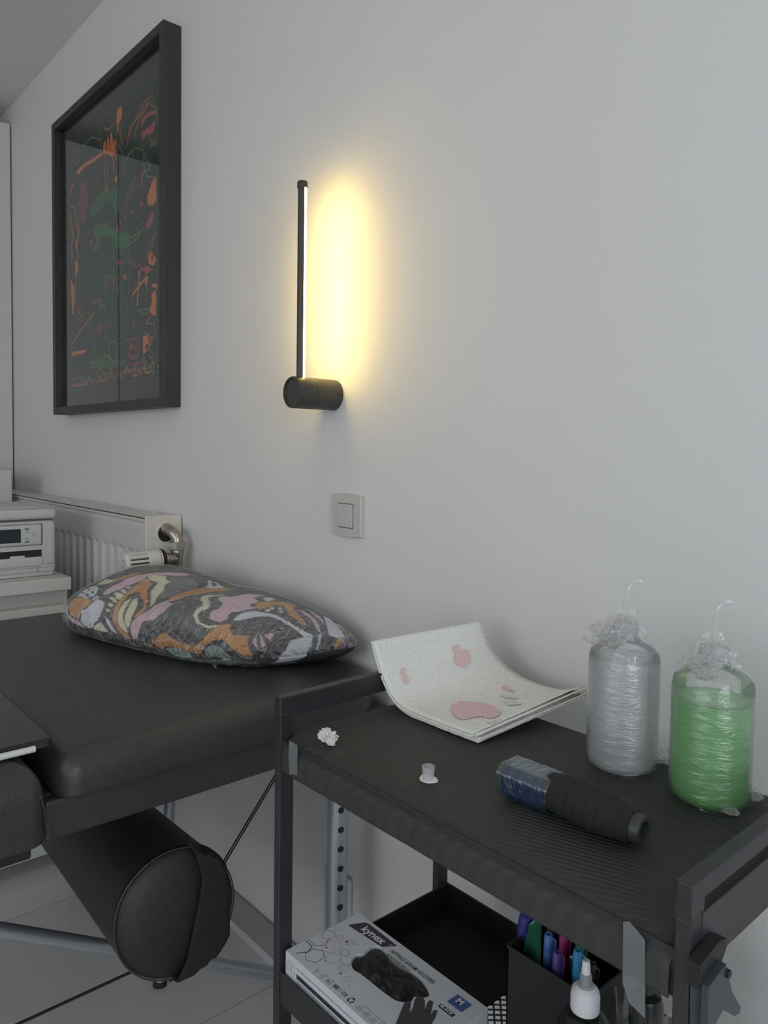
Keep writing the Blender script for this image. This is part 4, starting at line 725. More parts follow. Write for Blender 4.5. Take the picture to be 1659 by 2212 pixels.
def liner(u, v):
    x = KX0 + .0145 + (KX1 - KX0 - .029) * u
    prof = [(KY0 - .0012, .7645), (KY0 - .0018, .775), (KY0 - .001, .786), (KY0 + .003, .7955), (KY0 + .012, .8025), (KY0 + .026, .8052), (KY0 + .05, .806), (.60, .806), (.70, .806), (KY1 - .008, .806), (KY1 + .001, .803), (KY1 + .002, .79)]
    s_ = v * (len(prof) - 1); i = min(int(s_), len(prof) - 2); f = s_ - i
    y = prof[i][0] * (1 - f) + prof[i + 1][0] * f; z = prof[i][1] * (1 - f) + prof[i + 1][1] * f
    return Vector((x, y, z + .0006 * noise.noise(Vector((x * 12, y * 12, 0)))))
mb = MB().grid(liner, 60, 44); ob = mb.obj('ribbed_liner', RIB, t, angle=60); so = ob.modifiers.new('thickness', 'SOLIDIFY'); so.thickness = .0016; so.offset = -1
def tape(pts, ex=(0, -.0004, 0)):
    ob = MB().prism(pts, ex).obj('tape_strip', TAPE, t); ob['label'] = 'frosted clear tape'; return ob
ty = KY0 - .0022
tape([(-.7225, ty, .808), (-.706, ty, .807), (-.7055, ty, .772), (-.7215, ty, .768), (-.7235, ty, .787)])
mb = MB(); 
tape([(-.286, ty, .8035), (-.281, ty, .806), (-.2685, ty, .7985), (-.2665, ty, .741), (-.279, ty, .745), (-.285, ty, .757)])
# lower shelf
SZ0, SZ1 = .474, .514
mb = tray(SZ0, SZ1, 'shelf'); sh = mb.obj('lower_shelf', BLACKM, t)
# expanded metal floor
mb = MB(); zf = SZ0 + .003; cw, ch = .0115, .0062
x0_, x1_, y0_, y1_ = KX0 + .014, KX1 - .014, KY0 + .004, KY1 - .002
nx = int((x1_ - x0_) / cw) + 2; ny = int((y1_ - y0_) / ch) + 2
def clampp(p): return Vector((min(max(p[0], x0_), x1_), min(max(p[1], y0_), y1_), zf))
for i in range(nx):
    for j in range(ny):
        cx_ = x0_ + (i + .5 * (j % 2)) * cw; cy_ = y0_ + j * ch * .5 * 2
        if cx_ < -.60: continue
        o_ = [(cx_ - cw / 2, cy_), (cx_, cy_ - ch), (cx_ + cw / 2, cy_), (cx_, cy_ + ch)]
        i_ = [(cx_ - cw * .32, cy_), (cx_ - cw * .05, cy_ - ch * .66), (cx_ + cw * .32, cy_), (cx_ + cw * .05, cy_ + ch * .66)]
        O = [mb.bm.verts.new(clampp(p)) for p in o_]; I = [mb.bm.verts.new(clampp(p)) for p in i_]
        for k in range(4):
            try: mb.bm.faces.new((O[k], O[(k + 1) % 4], I[(k + 1) % 4], I[k]))
            except ValueError: pass
mb.obj('mesh_floor', BLACKM, sh, smooth=False)
mb = box((x0_ + .0004, y0_ + .001, zf + .0006), (-.572, y1_ - .0012, zf + .0022)); mb.quadbox((x0_ + .0004, y0_ + .001, zf + .0022), (x0_ + .0016, y1_ - .0012, SZ1 - .001)); mb.quadbox((x0_ + .0016, y1_ - .0024, zf + .0022), (-.40, y1_ - .0012, SZ1 - .001))  # floor liner, plus thin near-black sheets added to darken the lit inner walls
mb.obj('liner_and_wall_shade', mat('black_liner_wall_shade', (.008, .008, .009), .75, spec=.25), t)
mb = tray(.16, .20, 'bottom'); mb.quadbox((x0_, y0_, .163), (x1_, y1_, .165)); mb.obj('bottom_shelf', BLACKM, t)

# clamp hooked on the right end of the cart
CLM = mat('dark_grey_plastic', (.045, .05, .055), .45)
t = thing('spring_clamp', 'dark grey spring clamp gripping the right end of the trolley', 'clamp', (-.225, .52, .74))
cxp = KX1 + .001
MB().prism([(cxp, .492, .804), (cxp, .520, .8085), (cxp, .5315, .806), (cxp, .5325, .799), (cxp, .525, .791), (cxp, .510, .789), (cxp, .4925, .786)], (.009, 0, 0)).obj('jaw', DARK, t)
MB().prism([(cxp + .009, .495, .790), (cxp + .009, .521, .7945), (cxp + .009, .527, .781), (cxp + .009, .533, .768), (cxp + .009, .548, .750), (cxp + .009, .547, .746), (cxp + .009, .538, .748), (cxp + .009, .526, .757), (cxp + .009, .519, .762), (cxp + .009, .508, .758), (cxp + .009, .500, .745), (cxp + .009, .496, .73)], (.005, 0, 0)).obj('handle', CLM, t)
MB().tube([(cxp, .523, .787), (cxp + .016, .523, .787)], .003, 12).obj('pivot', DARK, t)
MB().prism([(cxp, .497, .80), (cxp + .006, .500, .80), (cxp + .006, .503, .74), (cxp, .500, .735)], (0, .006, 0)).obj('rear_handle', CLM, t)

# ---------------------------------------------------------------- paper towels
PROF_L = [(-.770, .889), (-.759, .864), (-.748, .844), (-.727, .8205), (-.699, .8095), (-.655, .8085), (-.613, .8085), (-.5795, .8090)]
PROF_R = [(-.745, .894), (-.729, .859), (-.696, .8325), (-.652, .820), (-.600, .8195), (-.572, .826), (-.552, .836)]
def lerp_prof(P, u):
    Q = lerp_prof.cache.setdefault(id(P), bez([(a, 0, b) for a, b in P], 8)); s_ = u * (len(Q) - 1); i = min(int(s_), len(Q) - 2); return Q[i].lerp(Q[i + 1], s_ - i)
lerp_prof.cache = {}
def towel(k, n_total=8):
    off = k * .00135
    jit = random.Random(k)
    du, dv = jit.uniform(-.006, .006), jit.uniform(-.004, .003)
    def fn(u, v):
        a = lerp_prof(PROF_L, u); b = lerp_prof(PROF_R, u); p = a.lerp(b, v)
        e = .004; a2 = lerp_prof(PROF_L, min(1, u + e)).lerp(lerp_prof(PROF_R, min(1, u + e)), v); a1 = lerp_prof(PROF_L, max(0, u - e)).lerp(lerp_prof(PROF_R, max(0, u - e)), v)
        tx = (a2 - a1).normalized(); nrm = Vector((-tx.z, 0, tx.x));  nrm = nrm if nrm.z > 0 else -nrm
        p = p + nrm * (off + .0004 * noise.noise(Vector((u * 30, v * 30, k))))
        p.y = .660 + .192 * v + dv * (1 if v > .5 else 1) ; p.x += du * (u ** 3)
        if v < .08 or u > .95: p += nrm * (.0005 * noise.noise(Vector((u * 60, v * 60, k * 3))))
        return p
    return fn
base_lab = 'white paper towel in the curled stack below the printed top sheet'
for k in range(8):
    fn = towel(k)
    mb = MB().grid(fn, 48, 24)
    topm = k == 7
    ob = mb.obj('paper_towel', PAPER, angle=60)
    so = ob.modifiers.new('thickness', 'SOLIDIFY'); so.thickness = .0009; so.offset = 1
    if topm:
        tag(ob, 'topmost curled white paper towel printed with pink shapes on the trolley', 'paper towel', 'stacked paper towels')
        topfn = fn; topo = ob
    else: tag(ob, base_lab, 'paper towel', 'stacked paper towels')

NRM = None
def print_on_towel(name, cells, m):
    """cells: closed outline in (u, v) of the sheet, filled as a small draped patch"""
    mb = MB(); us = [c_[0] for c_ in cells]; vs_ = [c_[1] for c_ in cells]; P = np.array(cells); n_ = 40
    cache = {}
    def vert(i, j):
        if (i, j) not in cache:
            u = min(us) + (max(us) - min(us)) * i / n_; v = min(vs_) + (max(vs_) - min(vs_)) * j / n_; p = topfn(min(1, max(0, u)), min(1, max(0, v)))
            q1 = topfn(min(1, u + .01), v); tx = (q1 - topfn(max(0, u - .01), v)).normalized(); nn = Vector((-tx.z, 0, tx.x)); nn = nn if nn.z > 0 else -nn
            cache[(i, j)] = mb.bm.verts.new(p + nn * .0013)
        return cache[(i, j)]
    for i in range(n_):
        for j in range(n_):
            u = min(us) + (max(us) - min(us)) * (i + .5) / n_; v = min(vs_) + (max(vs_) - min(vs_)) * (j + .5) / n_
            if in_poly(np.array([[u, v]]), P.ravel().tolist())[0]: mb.bm.faces.new((vert(i, j), vert(i + 1, j), vert(i + 1, j + 1), vert(i, j + 1)))
    if not mb.bm.faces: mb.bm.free(); return
    mb.smooth = True; o_ = mb.obj(name, m); o_.parent = topo; return o_
def ov(cu_, cv_, a_, b_, an=0, wob=0, n=26, k=3): return [(cu_ + a_ * math.cos(q_) * math.cos(an) * (1 + wob * math.sin(k * q_)) - b_ * math.sin(q_) * math.sin(an), cv_ + a_ * math.cos(q_) * math.sin(an) + b_ * math.sin(q_) * (1 + wob * math.cos(k * q_))) for q_ in [2 * PI * i / n for i in range(n)]]
TOWEL_MARKS = [('r', [[(0.145, 0.65), (0.125, 0.7), (0.135, 0.72), (0.165, 0.71), (0.17, 0.74), (0.185, 0.78), (0.24, 0.77), (0.285, 0.73), (0.31, 0.66), (0.295, 0.62), (0.26, 0.61), (0.215, 0.63), (0.2, 0.66), (0.17, 0.65)], [(0.27, 0.14), (0.235, 0.18), (0.27, 0.19), (0.29, 0.17), (0.32, 0.18), (0.355, 0.17), (0.37, 0.14), (0.35, 0.13), (0.305, 0.14)], [(0.675, 0.21), (0.63, 0.29), (0.625, 0.36), (0.66, 0.4), (0.705, 0.43), (0.785, 0.41), (0.88, 0.36), (0.935, 0.29), (0.93, 0.23), (0.865, 0.22), (0.84, 0.18), (0.84, 0.13), (0.825, 0.1), (0.76, 0.13)], [(0.53, 0.76), (0.53, 0.79), (0.61, 0.76), (0.63, 0.73), (0.595, 0.73), (0.55, 0.74)]]), ('g', [[(0.625, 0.62), (0.65, 0.67), (0.715, 0.66), (0.735, 0.63), (0.68, 0.6)], [(0.735, 0.53), (0.76, 0.57), (0.85, 0.56), (0.865, 0.52), (0.815, 0.48)], [(0.955, 0.17), (0.98, 0.23), (1.0, 0.26), (1.0, 0.27), (1.0, 0.17)]])]
for m_, shapes in TOWEL_MARKS:
    for sh_ in shapes: print_on_towel('printed_motif', sh_, {'r': REDP, 'g': GREENP, 'h': PAPER}[m_])


# ---------------------------------------------------------------- small things on the cart
def blob(mb, c, r, seed, amp=.5, sub=4, sq=(1, 1, 1), freq=2.0):
    res = bmesh.ops.create_icosphere(mb.bm, subdivisions=sub, radius=1)
    for v_ in res['verts']:
        d = v_.co.normalized(); n_ = 1 + amp * noise.noise(d * freq + Vector((seed, 0, 0))) + amp * .6 * noise.noise(d * freq * 2.7 + Vector((0, seed, 0)))
        v_.co = Vector(c) + Vector((d.x * sq[0], d.y * sq[1], d.z * sq[2])) * r * n_
mb = MB(); blob(mb, (-.694, .531, .8125), .0085, 3, .75, 4, (1.25, 1, .72), 2.6); blob(mb, (-.684, .527, .8105), .005, 8, .8, 3, (1.3, .8, .7), 3)
mb.smooth = True; o = recenter(mb.obj('cotton_tuft', COTTON)); tag(o, 'small torn tuft of white cotton on the ribbed trolley top', 'cotton')
t = thing('ink_cup', 'tiny empty clear plastic ink cup on the trolley top', 'ink cup', (-.545, .549, .807))
MB().lathe([(.0005, .0022), (.0055, .0022), (.0058, .0025), (.0069, .0148), (.0064, .0148), (.0053, .0030), (.0003, .0028)], (-.545, .549, .8065), (0, 0, 1), 32).obj('cup', CLEARP, t)
MB().prism([(-.545 + .0105 * math.cos(a) * (1 + .12 * math.sin(3 * a)), .549 + .0085 * math.sin(a), .8068) for a in [2 * PI * k / 24 for k in range(24)]], (0, 0, .0012)).obj('petroleum_smear', mat('white_ointment', (.75, .76, .77), .4), t)

# tattoo machine wrapped in film, bandage grip
t = thing('tattoo_machine', 'pen tattoo machine with blue wrapped body and black bandage grip', 'tattoo machine', (-.42, .60, .808))
d = Vector((.998, .035, .0)).normalized(); side = Vector((-d.y, d.x, 0))
c0 = Vector((-.470, .592, .8238))
def oct_ring(c, w, h, ch, sc=1):
    pts = [(-w + ch, -h), (w - ch, -h), (w, -h + ch), (w, h - ch), (w - ch, h), (-w + ch, h), (-w, h - ch), (-w, -h + ch)]
    return [c + side * (a * sc) + Vector((0, 0, b * sc)) for a, b in pts]
BL = mat('blue_black_anodised', (.012, .022, .075), .25)
w, h = .0185, .0152
mb = MB().ring([oct_ring(c0 + d * s_, w, h, .006, k) for s_, k in ((0, .9), (.002, 1), (.040, 1), (.044, .93), (.049, .85))]); mb.obj('machine_body', BL, t)
def wrapf(u, v):
    s_ = -.003 + .058 * u; k = 1.06 if s_ < .042 else 1.06 - (s_ - .042) * 4
    ring_ = oct_ring(c0 + d * s_, w + .001, h + .001, .007, k); q_ = v * 8; i = int(q_) % 8; f = q_ - int(q_)
    p = ring_[i].lerp(ring_[(i + 1) % 8], f); return p + Vector((0, 0, .0007)) * noise.noise(Vector((p.x * 260, p.y * 50, p.z * 50)))
MB().grid(wrapf, 26, 48).obj('plastic_wrap', DEVWRAP, t, angle=80)
g0 = c0 + d * .045; n_w = 26
def gr(s_, an):
    base = np.interp(s_, [0, .008, .024, .044, .064, .084, .089], [.0140, .0170, .0172, .0182, .0170, .0145, .013])
    r_ = base + .0017 * abs(math.sin((s_ * 300 + an * .5))) ** .6 + .0006 * noise.noise(Vector((s_ * 60, an, 1)))
    dz = .0022 - .0035 * (s_ / .089)
    return g0 + d * s_ + side * math.cos(an) * r_ + Vector((0, 0, math.sin(an) * r_ + dz + .0))
mb = MB().ring([[gr(s_, 2 * PI * j / 40) for j in range(40)] for s_ in [.089 * k / 110 for k in range(111)]]); mb.smooth = True; mb.obj('grip_wrap', GRIPW, t, angle=80)
e0 = g0 + d * .086 + Vector((0, 0, -.0013))
MB().lathe([(.0125, 0), (.0128, .002), (.0128, .010), (.0115, .012), (.008, .012), (.008, .006), (.001, .006)], e0, d, 28).obj('cartridge_socket', CLM, t)

# wash bottles wrapped in cling film
def frosted(name, col, tr=.2, haze=.7, rough=.35):
    m = bpy.data.materials.new(name); m.use_nodes = True; nt = m.node_tree; nt.nodes.clear(); N = nt.nodes.new; L = nt.links.new
    out = N('ShaderNodeOutputMaterial'); tp = N('ShaderNodeBsdfTransparent'); tp.inputs[0].default_value = (*[min(1, c_ ** .6 + .1) for c_ in col], 1)
    df = N('ShaderNodeBsdfDiffuse'); df.inputs[0].default_value = (*col, 1); tl = N('ShaderNodeBsdfTranslucent'); tl.inputs[0].default_value = (*col, 1)
    gl = N('ShaderNodeBsdfGlossy'); gl.inputs['Roughness'].default_value = rough; fr = N('ShaderNodeFresnel'); fr.inputs['IOR'].default_value = 1.4
    a = N('ShaderNodeMixShader'); a.inputs[0].default_value = .58; L(df.outputs[0], a.inputs[1]); L(tl.outputs[0], a.inputs[2])
    b = N('ShaderNodeMixShader'); b.inputs[0].default_value = 1 - tr; L(tp.outputs[0], b.inputs[1]); L(a.outputs[0], b.inputs[2])
    c = N('ShaderNodeMixShader'); L(fr.outputs[0], c.inputs[0]); L(b.outputs[0], c.inputs[1]); L(gl.outputs[0], c.inputs[2]); L(c.outputs[0], out.inputs[0])
    return m
BOTW = frosted('frosted_bottle_shell', (.90, .93, .95), .80)
LIQW = frosted('milky_liquid', (.93, .96, .98), .45)
LIQG = frosted('green_soap', (.38, .90, .33), .10)
def wash_bottle(x, y, r, hb, lab, liq, level, seed, bend):
    z0_ = .8068
    t = thing('wash_bottle', lab, 'bottle', (x, y, z0_))
    o3 = (x, y, z0_)
    MB().lathe([(.001, 0), (r * .80, 0), (r * .93, .003), (r, .012), (r, hb - .008), (r * .96, hb - .001), (r * .80, hb + .005), (r * .48, hb + .011), (.0145, hb + .015), (.0145, hb + .018)], o3, n=64).obj('bottle_body', BOTW, t, angle=60)
    MB().lathe([(.001, .002), (r * .78, .002), (r * .91, .005), (r - .0018, .013), (r - .0018, level), (.001, level)], o3, n=64).obj('liquid', liq, t, angle=60)
    MB().lathe([(.0140, hb + .013), (.0145, hb + .014), (.0145, hb + .029), (.0125, hb + .032), (.006, hb + .034)], o3, n=40).obj('screw_cap', frosted('cap_' + str(seed), (.88, .91, .93), .6), t)
    top = Vector((x, y, z0_ + hb + .033))
    pts = [top - Vector((0, 0, .02)), top + Vector((0, 0, .012)), top + Vector((.001, .001, .026)), top + bend * .25 + Vector((0, 0, .037)), top + bend * .65 + Vector((0, 0, .044)), top + bend + Vector((0, 0, .0435))]
    MB().tube(bez(pts, 8), .0042, 16, rads=None).obj('nozzle_tube', TUBEM, t)
    rr = random.Random(seed)
    def wr(u, v):
        an = 2 * PI * v
        prof = [(r + .0008, -.0), (r + .0014, .015), (r + .0010, hb * .5), (r + .0012, hb - .014), (r * .9, hb + .003), (r * .62, hb + .014), (.022, hb + .024), (.019, hb + .034), (.009, hb + .039), (.0055, hb + .046)]
        s_ = u * (len(prof) - 1); i = min(int(s_), len(prof) - 2); f = s_ - i; R = prof[i][0] * (1 - f) + prof[i + 1][0] * f; z = prof[i][1] * (1 - f) + prof[i + 1][1] * f
        amp = .0006 if z < hb - .01 else .0050 * min(1, (z - hb + .01) / .03)
        R += amp * (noise.noise(Vector((math.cos(an) * 2.5, math.sin(an) * 2.5, z * 60 + seed))) + .8 * noise.noise(Vector((math.cos(an) * 7, math.sin(an) * 7, z * 130 + seed))))
        return Vector((x + R * math.cos(an), y + R * math.sin(an), z0_ + max(0, z)))
    pw = MB().grid(wr, 90, 96).obj('plastic_wrap', WRAPB, t, angle=80)
    return t, pw
def crumple(parent, c, r, seed, sq=(1, 1, 1)):
    mb = MB(); blob(mb, c, r, seed, .38, 4, sq, 5.5); mb.smooth = False; return mb.obj('crumpled_film', CRUMPLE, parent)
B1, w1 = wash_bottle(-.436, .741, .0375, .128, 'clear wash bottle wrapped in film beside the paper towels', LIQW, .121, 11, Vector((.013, .010, 0)))
crumple(w1, (-.436 + .026, .741 + .036, .8165), .0125, 4, (1, 1, .7)); crumple(w1, (-.454, .724, .958), .0105, 9, (1.2, 1, .8)); crumple(w1, (-.432, .733, .962), .0135, 15, (1.1, 1, .9)); crumple(w1, (-.462, .722, .944), .009, 18, (1.3, 1, .5)); crumple(w1, (-.440, .722, .950), .0105, 28, (1.3, .8, .9))
B2, w2 = wash_bottle(-.336, .7385, .0385, .122, 'film wrapped wash bottle filled with bright green soap', LIQG, .101, 23, Vector((.011, .008, 0)))
crumple(w2, (-.336 + .032, .7385 + .022, .8155), .0085, 5, (1.2, 1, .7)); crumple(w2, (-.332, .730, .954), .0135, 7, (1, 1, .9)); crumple(w2, (-.352, .718, .946), .0095, 2, (1.3, 1, .6)); crumple(w2, (-.335, .715, .944), .0115, 33, (1.2, .8, 1))
crumple(w2, (-.306, .716, .8115), .006, 6, (1.4, 1, .5))

# ---------------------------------------------------------------- lower shelf contents

GX0, GX1, GY0, GY1, GZ0, GZ1 = -.739, -.517, .5045, .6195, .4796, .541
t = thing('glove_box', 'white carton of black nitrile exam gloves on the lower trolley shelf', 'box', (-.628, .562, GZ0))
op = [(-.6735, .5533), (-.6784, .5649), (-.6738, .5742), (-.677, .5904), (-.6694, .5974), (-.6535, .5924), (-.6348, .5914), (-.6164, .5945), (-.5995, .5964), (-.5809, .5904), (-.5721, .5838), (-.5743, .5762), (-.5812, .5698), (-.5788, .5611), (-.5885, .5512), (-.6019, .5487), (-.6226, .548), (-.647, .5476), (-.6606, .5461)]
mb = MB(); bm_ = mb.bm; R = [(GX0, GY0), (GX1, GY0), (GX1, GY1), (GX0, GY1)]
# top face with a real opening: bridge ring between outer rectangle and opening
n_o = 72; cxo, cyo = -.625, .572
oc_ = []
ops = [(v.x, v.z) for v in bez([(x, 0, y) for x, y in op + op[:1]], 6)][:-1]
def ray_rect(an):
    dx, dy = math.cos(an), math.sin(an); c_ = []
    if dx: c_.append(((GX1 if dx > 0 else GX0) - cxo) / dx)
    if dy: c_.append(((GY1 if dy > 0 else GY0) - cyo) / dy)
    k = min(c_); return (cxo + dx * k, cyo + dy * k)
angs = sorted([math.atan2(y - cyo, x - cxo) for x, y in ops] + [math.atan2(y - cyo, x - cxo) for x, y in R])
def ray_op(an):
    best = None; dx, dy = math.cos(an), math.sin(an)
    for i in range(len(ops)):
        (x1, y1), (x2, y2) = ops[i], ops[(i + 1) % len(ops)]; ex, ey = x2 - x1, y2 - y1; den = dx * ey - dy * ex
        if abs(den) < 1e-12: continue
        s_ = ((x1 - cxo) * ey - (y1 - cyo) * ex) / den; q_ = ((x1 - cxo) * dy - (y1 - cyo) * dx) / den
        if s_ > 0 and -1e-6 <= q_ <= 1 + 1e-6 and (best is None or s_ > best): best = s_
    return (cxo + dx * (best or .03), cyo + dy * (best or .03))
out_ = [ray_rect(a) for a in angs]; in_ = [ray_op(a) for a in angs]
vo = [bm_.verts.new((x, y, GZ1)) for x, y in out_]; vi = [bm_.verts.new((x, y, GZ1)) for x, y in in_]; vd = [bm_.verts.new((x, y, GZ1 - .02)) for x, y in in_]; vb = [bm_.verts.new((x, y, GZ0)) for x, y in out_]
for i in range(len(angs)):
    j = (i + 1) % len(angs)
    for q_ in ((vo[i], vo[j], vi[j], vi[i]), (vi[i], vi[j], vd[j], vd[i]), (vb[i], vb[j], vo[j], vo[i])):
        try: bm_.faces.new(q_)
        except ValueError: pass
bm_.faces.new(vb[::-1])
car = mb.obj('carton', CARTON, t)
# crumpled gloves filling the opening
mb = MB()
ctr = Vector((cxo, cyo, GZ1))
def gl(u, v):
    x, y = ray_op(2 * PI * v - PI + .0001); k = 1 - u
    p = Vector((cxo + (x - cxo) * k * .995, cyo + (y - cyo) * k * .995, GZ1 - .004))
    return p + Vector((0, 0, 1)) * ((1 - k ** 3) * (.0075 + .007 * noise.noise(Vector((p.x * 70, p.y * 70, 2)))) + .0025 * (1 - k ** 2) * noise.noise(Vector((p.x * 220, p.y * 220, 9))))
mb.grid(gl, 22, 90); o = mb.obj('disposable_gloves', GLOVE, angle=50); tag(recenter(o), 'crumpled black gloves poking from the opening of the white carton', 'gloves')
TOPZ = GZ1 + .0002; X_, Y_, Z_ = Vector((1, 0, 0)), Vector((0, 1, 0)), Vector((0, 0, 1))
mb = MB(); mb.bm.faces.new([mb.bm.verts.new((x, y, TOPZ)) for x, y in ((-.7285, .5925), (-.668, .5975), (-.657, .6135), (-.714, .6147), (-.7185, .6125))]); lb = mb.obj('brand_banner', NAVY, t)
mb = MB(); text_into(mb, 'kynex', (-.7110, .5985, TOPZ + .0002), X_ + Y_ * .03, Y_, .0165, bold=.0004, spacing=.98, sx=1.0); text_into(mb, '®', (-.6645, .606, TOPZ + .0002), X_, Y_, .004); mb.obj('lettering', INKP, lb)
mb = MB(); text_into(mb, 'NITRILE EXAM GLOVES', (-.6565, .5992, TOPZ), X_, Y_, .0078, shear=.25, bold=.00012, sx=.92); text_into(mb, 'POWDER-FREE', (-.6550, .5905, TOPZ), X_, Y_, .0070, shear=.2, sx=.85); mb.obj('lettering', GREYP, t)
mb = MB(); mb.bm.faces.new([mb.bm.verts.new((x, y, TOPZ)) for x, y in ((-.5528, .5925), (-.5312, .5925), (-.5309, .6095), (-.5525, .6095))]); mq = mb.obj('size_label', BLUEP, t)
mb = MB(); text_into(mb, 'M', (-.5468, .5990, TOPZ + .0002), X_, Y_, .0110, bold=.0005); mb.obj('lettering', INKP, mq)
mb = MB(); mb.bm.faces.new([mb.bm.verts.new((x, y, TOPZ)) for x, y in ((-.5545, .5795), (-.5330, .5795), (-.5330, .5850), (-.5545, .5850))]); mq = mb.obj('colour_label', DARK, t)
mb = MB(); text_into(mb, 'BLACK', (-.5527, .5808, TOPZ + .0002), X_, Y_, .0046, bold=.0002, sx=1.25); mb.obj('lettering', INKP, mq)
# honeycomb line art
mb = MB(); mb2 = MB()
def hexa(m_, x, y, r, w): stroke_into(m_, [(x + r * math.cos(PI / 6 + k * PI / 3), y + r * math.sin(PI / 6 + k * PI / 3), TOPZ) for k in range(6)], w, Z_, True)
for x, y, r, w in ((-.7084, .5255, .0125, .0007), (-.7285, .5616, .0090, .0005), (-.6891, .5564, .0062, .0005), (-.7161, .5698, .0045, .0004), (-.6993, .5725, .0050, .0004)): hexa(mb, x, y, r, w)
for x, y, r, w in ((-.7094, .5510, .0128, .0004), (-.6899, .5393, .0100, .0004), (-.6763, .5484, .0085, .0004), (-.6690, .5395, .0070, .0004), (-.7035, .5665, .0040, .0003), (-.6940, .5785, .0036, .0003), (-.6520, .5300, .0045, .0004), (-.7300, .5775, .0040, .0003)): hexa(mb2, x, y, r, w)
stroke_into(mb, [(-.7375, .5330, TOPZ), (-.7240, .5330, TOPZ), (-.7190, .5230, TOPZ), (-.7262, .5110, TOPZ)], .0013, Z_); stroke_into(mb, [(-.7378, .5370, TOPZ), (-.7215, .5368, TOPZ), (-.7150, .5480, TOPZ), (-.7220, .5560, TOPZ)], .0008, Z_)
for x, y, r in ((-.7110, .5452, .0014), (-.7040, .5712, .0016), (-.6925, .5297, .0012), (-.6640, .5300, .0016), (-.6420, .5250, .0007)):
    mb.bm.faces.new([mb.bm.verts.new((x + r * math.cos(k * PI / 6), y + r * math.sin(k * PI / 6), TOPZ)) for k in range(12)])
mb.obj('honeycomb_print', GREYP, t); mb2.obj('honeycomb_print', GREYL, t)
# row of small symbols
mb = MB()
def sq(x, y, s_, w=.0004): stroke_into(mb, [(x - s_, y - s_, TOPZ), (x + s_, y - s_, TOPZ), (x + s_, y + s_, TOPZ), (x - s_, y + s_, TOPZ)], w, Z_, True)
stroke_into(mb, [(-.6875, .5155, TOPZ), (-.6870, .5115, TOPZ), (-.6850, .5105, TOPZ), (-.6850, .5085, TOPZ)], .0005, Z_); stroke_into(mb, [(-.6830, .5155, TOPZ), (-.6835, .5115, TOPZ), (-.6850, .5105, TOPZ)], .0005, Z_)
text_into(mb, 'AQL', (-.6745, .5140, TOPZ), X_, Y_, .0028); text_into(mb, '1.5', (-.6752, .5095, TOPZ), X_, Y_, .0022)
stroke_into(mb, [(-.6738 + .0026 * math.cos(k * PI / 7), .5103 + .0026 * math.sin(k * PI / 7), TOPZ) for k in range(14)], .0003, Z_, True)
sq(-.6620, .5121, .0038); text_into(mb, '455', (-.6650, .5102, TOPZ), X_, Y_, .0034, bold=.0001)
stroke_into(mb, [(-.6545, .5100, TOPZ), (-.6425, .5100, TOPZ), (-.6425, .5152, TOPZ), (-.6545, .5152, TOPZ)], .0004, Z_, True); text_into(mb, 'MD', (-.6532, .5108, TOPZ), X_, Y_, .0050, bold=.0003)
text_into(mb, 'CE', (-.6392, .5102, TOPZ), X_, Y_, .0068, bold=.0002, spacing=1.1)
for k in range(3):
    a_ = PI / 2 + k * 2 * PI / 3; c_ = Vector((-.6227, .5125, TOPZ)); stroke_into(mb, [c_ + Vector((math.cos(a_ + q_), math.sin(a_ + q_), 0)) * .0036 for q_ in (-.75, -.25, .25, .75)], .0016, Z_)
for x in (-.6077, -.5963, -.5849, -.5735, -.5620):
    stroke_into(mb, [(x + .0038 * math.cos(k * PI / 7), .5118 + .0038 * math.sin(k * PI / 7), TOPZ) for k in range(14)], .0003, Z_, True); sq(x, .5118, .0014)
stroke_into(mb, [(-.609, .5185, TOPZ), (-.592, .5185, TOPZ)], .0004, Z_); stroke_into(mb, [(-.588, .5185, TOPZ), (-.572, .5185, TOPZ)], .0004, Z_)
mb.obj('symbol_print', GREYP, t)
hand = [(-.5560, .5045), (-.5610, .520), (-.5700, .535), (-.5790, .550), (-.5820, .5557), (-.5810, .5605), (-.5775, .5610), (-.5730, .5560), (-.5675, .5490), (-.5700, .557), (-.5781, .5669), (-.5799, .5729), (-.5751, .5769), (-.5690, .5741), (-.5596, .5650), (-.5650, .574), (-.5668, .5790), (-.5620, .5805), (-.5560, .5720), (-.5498, .5640), (-.5530, .5720), (-.5500, .5745), (-.5445, .5660), (-.5380, .5500), (-.5330, .535), (-.5290, .520), (-.5250, .5045)]
mb = MB(); mb.bm.faces.new([mb.bm.verts.new((x, y, TOPZ + .0001)) for x, y in hand]); ob = mb.obj('hand_print', GLOVEP, t)
# front face print
FY_ = GY0 - .0002
mb = MB(); mb.bm.faces.new([mb.bm.verts.new((x, FY_, z)) for x, z in ((-.716, .524), (-.530, .524), (-.530, .5185), (-.716, .5185))]); mb.obj('front_print', NAVY, t)
mb = MB()
for z0_, z1_ in ((.5155, .5145), (.5125, .5118), (.5100, .5092), (.531, .5302)): mb.bm.faces.new([mb.bm.verts.new((x, FY_, z)) for x, z in ((-.716, z0_), (-.60, z0_), (-.60, z1_), (-.716, z1_))])
for x in (-.7325, -.7235): stroke_into(mb, [(x - .003, FY_, .5205), (x + .003, FY_, .5205), (x + .003, FY_, .5285), (x - .003, FY_, .5285)], .0004, -Y_, True)
stroke_into(mb, [(-.735, FY_, .532), (-.720, FY_, .532)], .0004, -Y_)
mb.obj('front_print', GREYP, t)

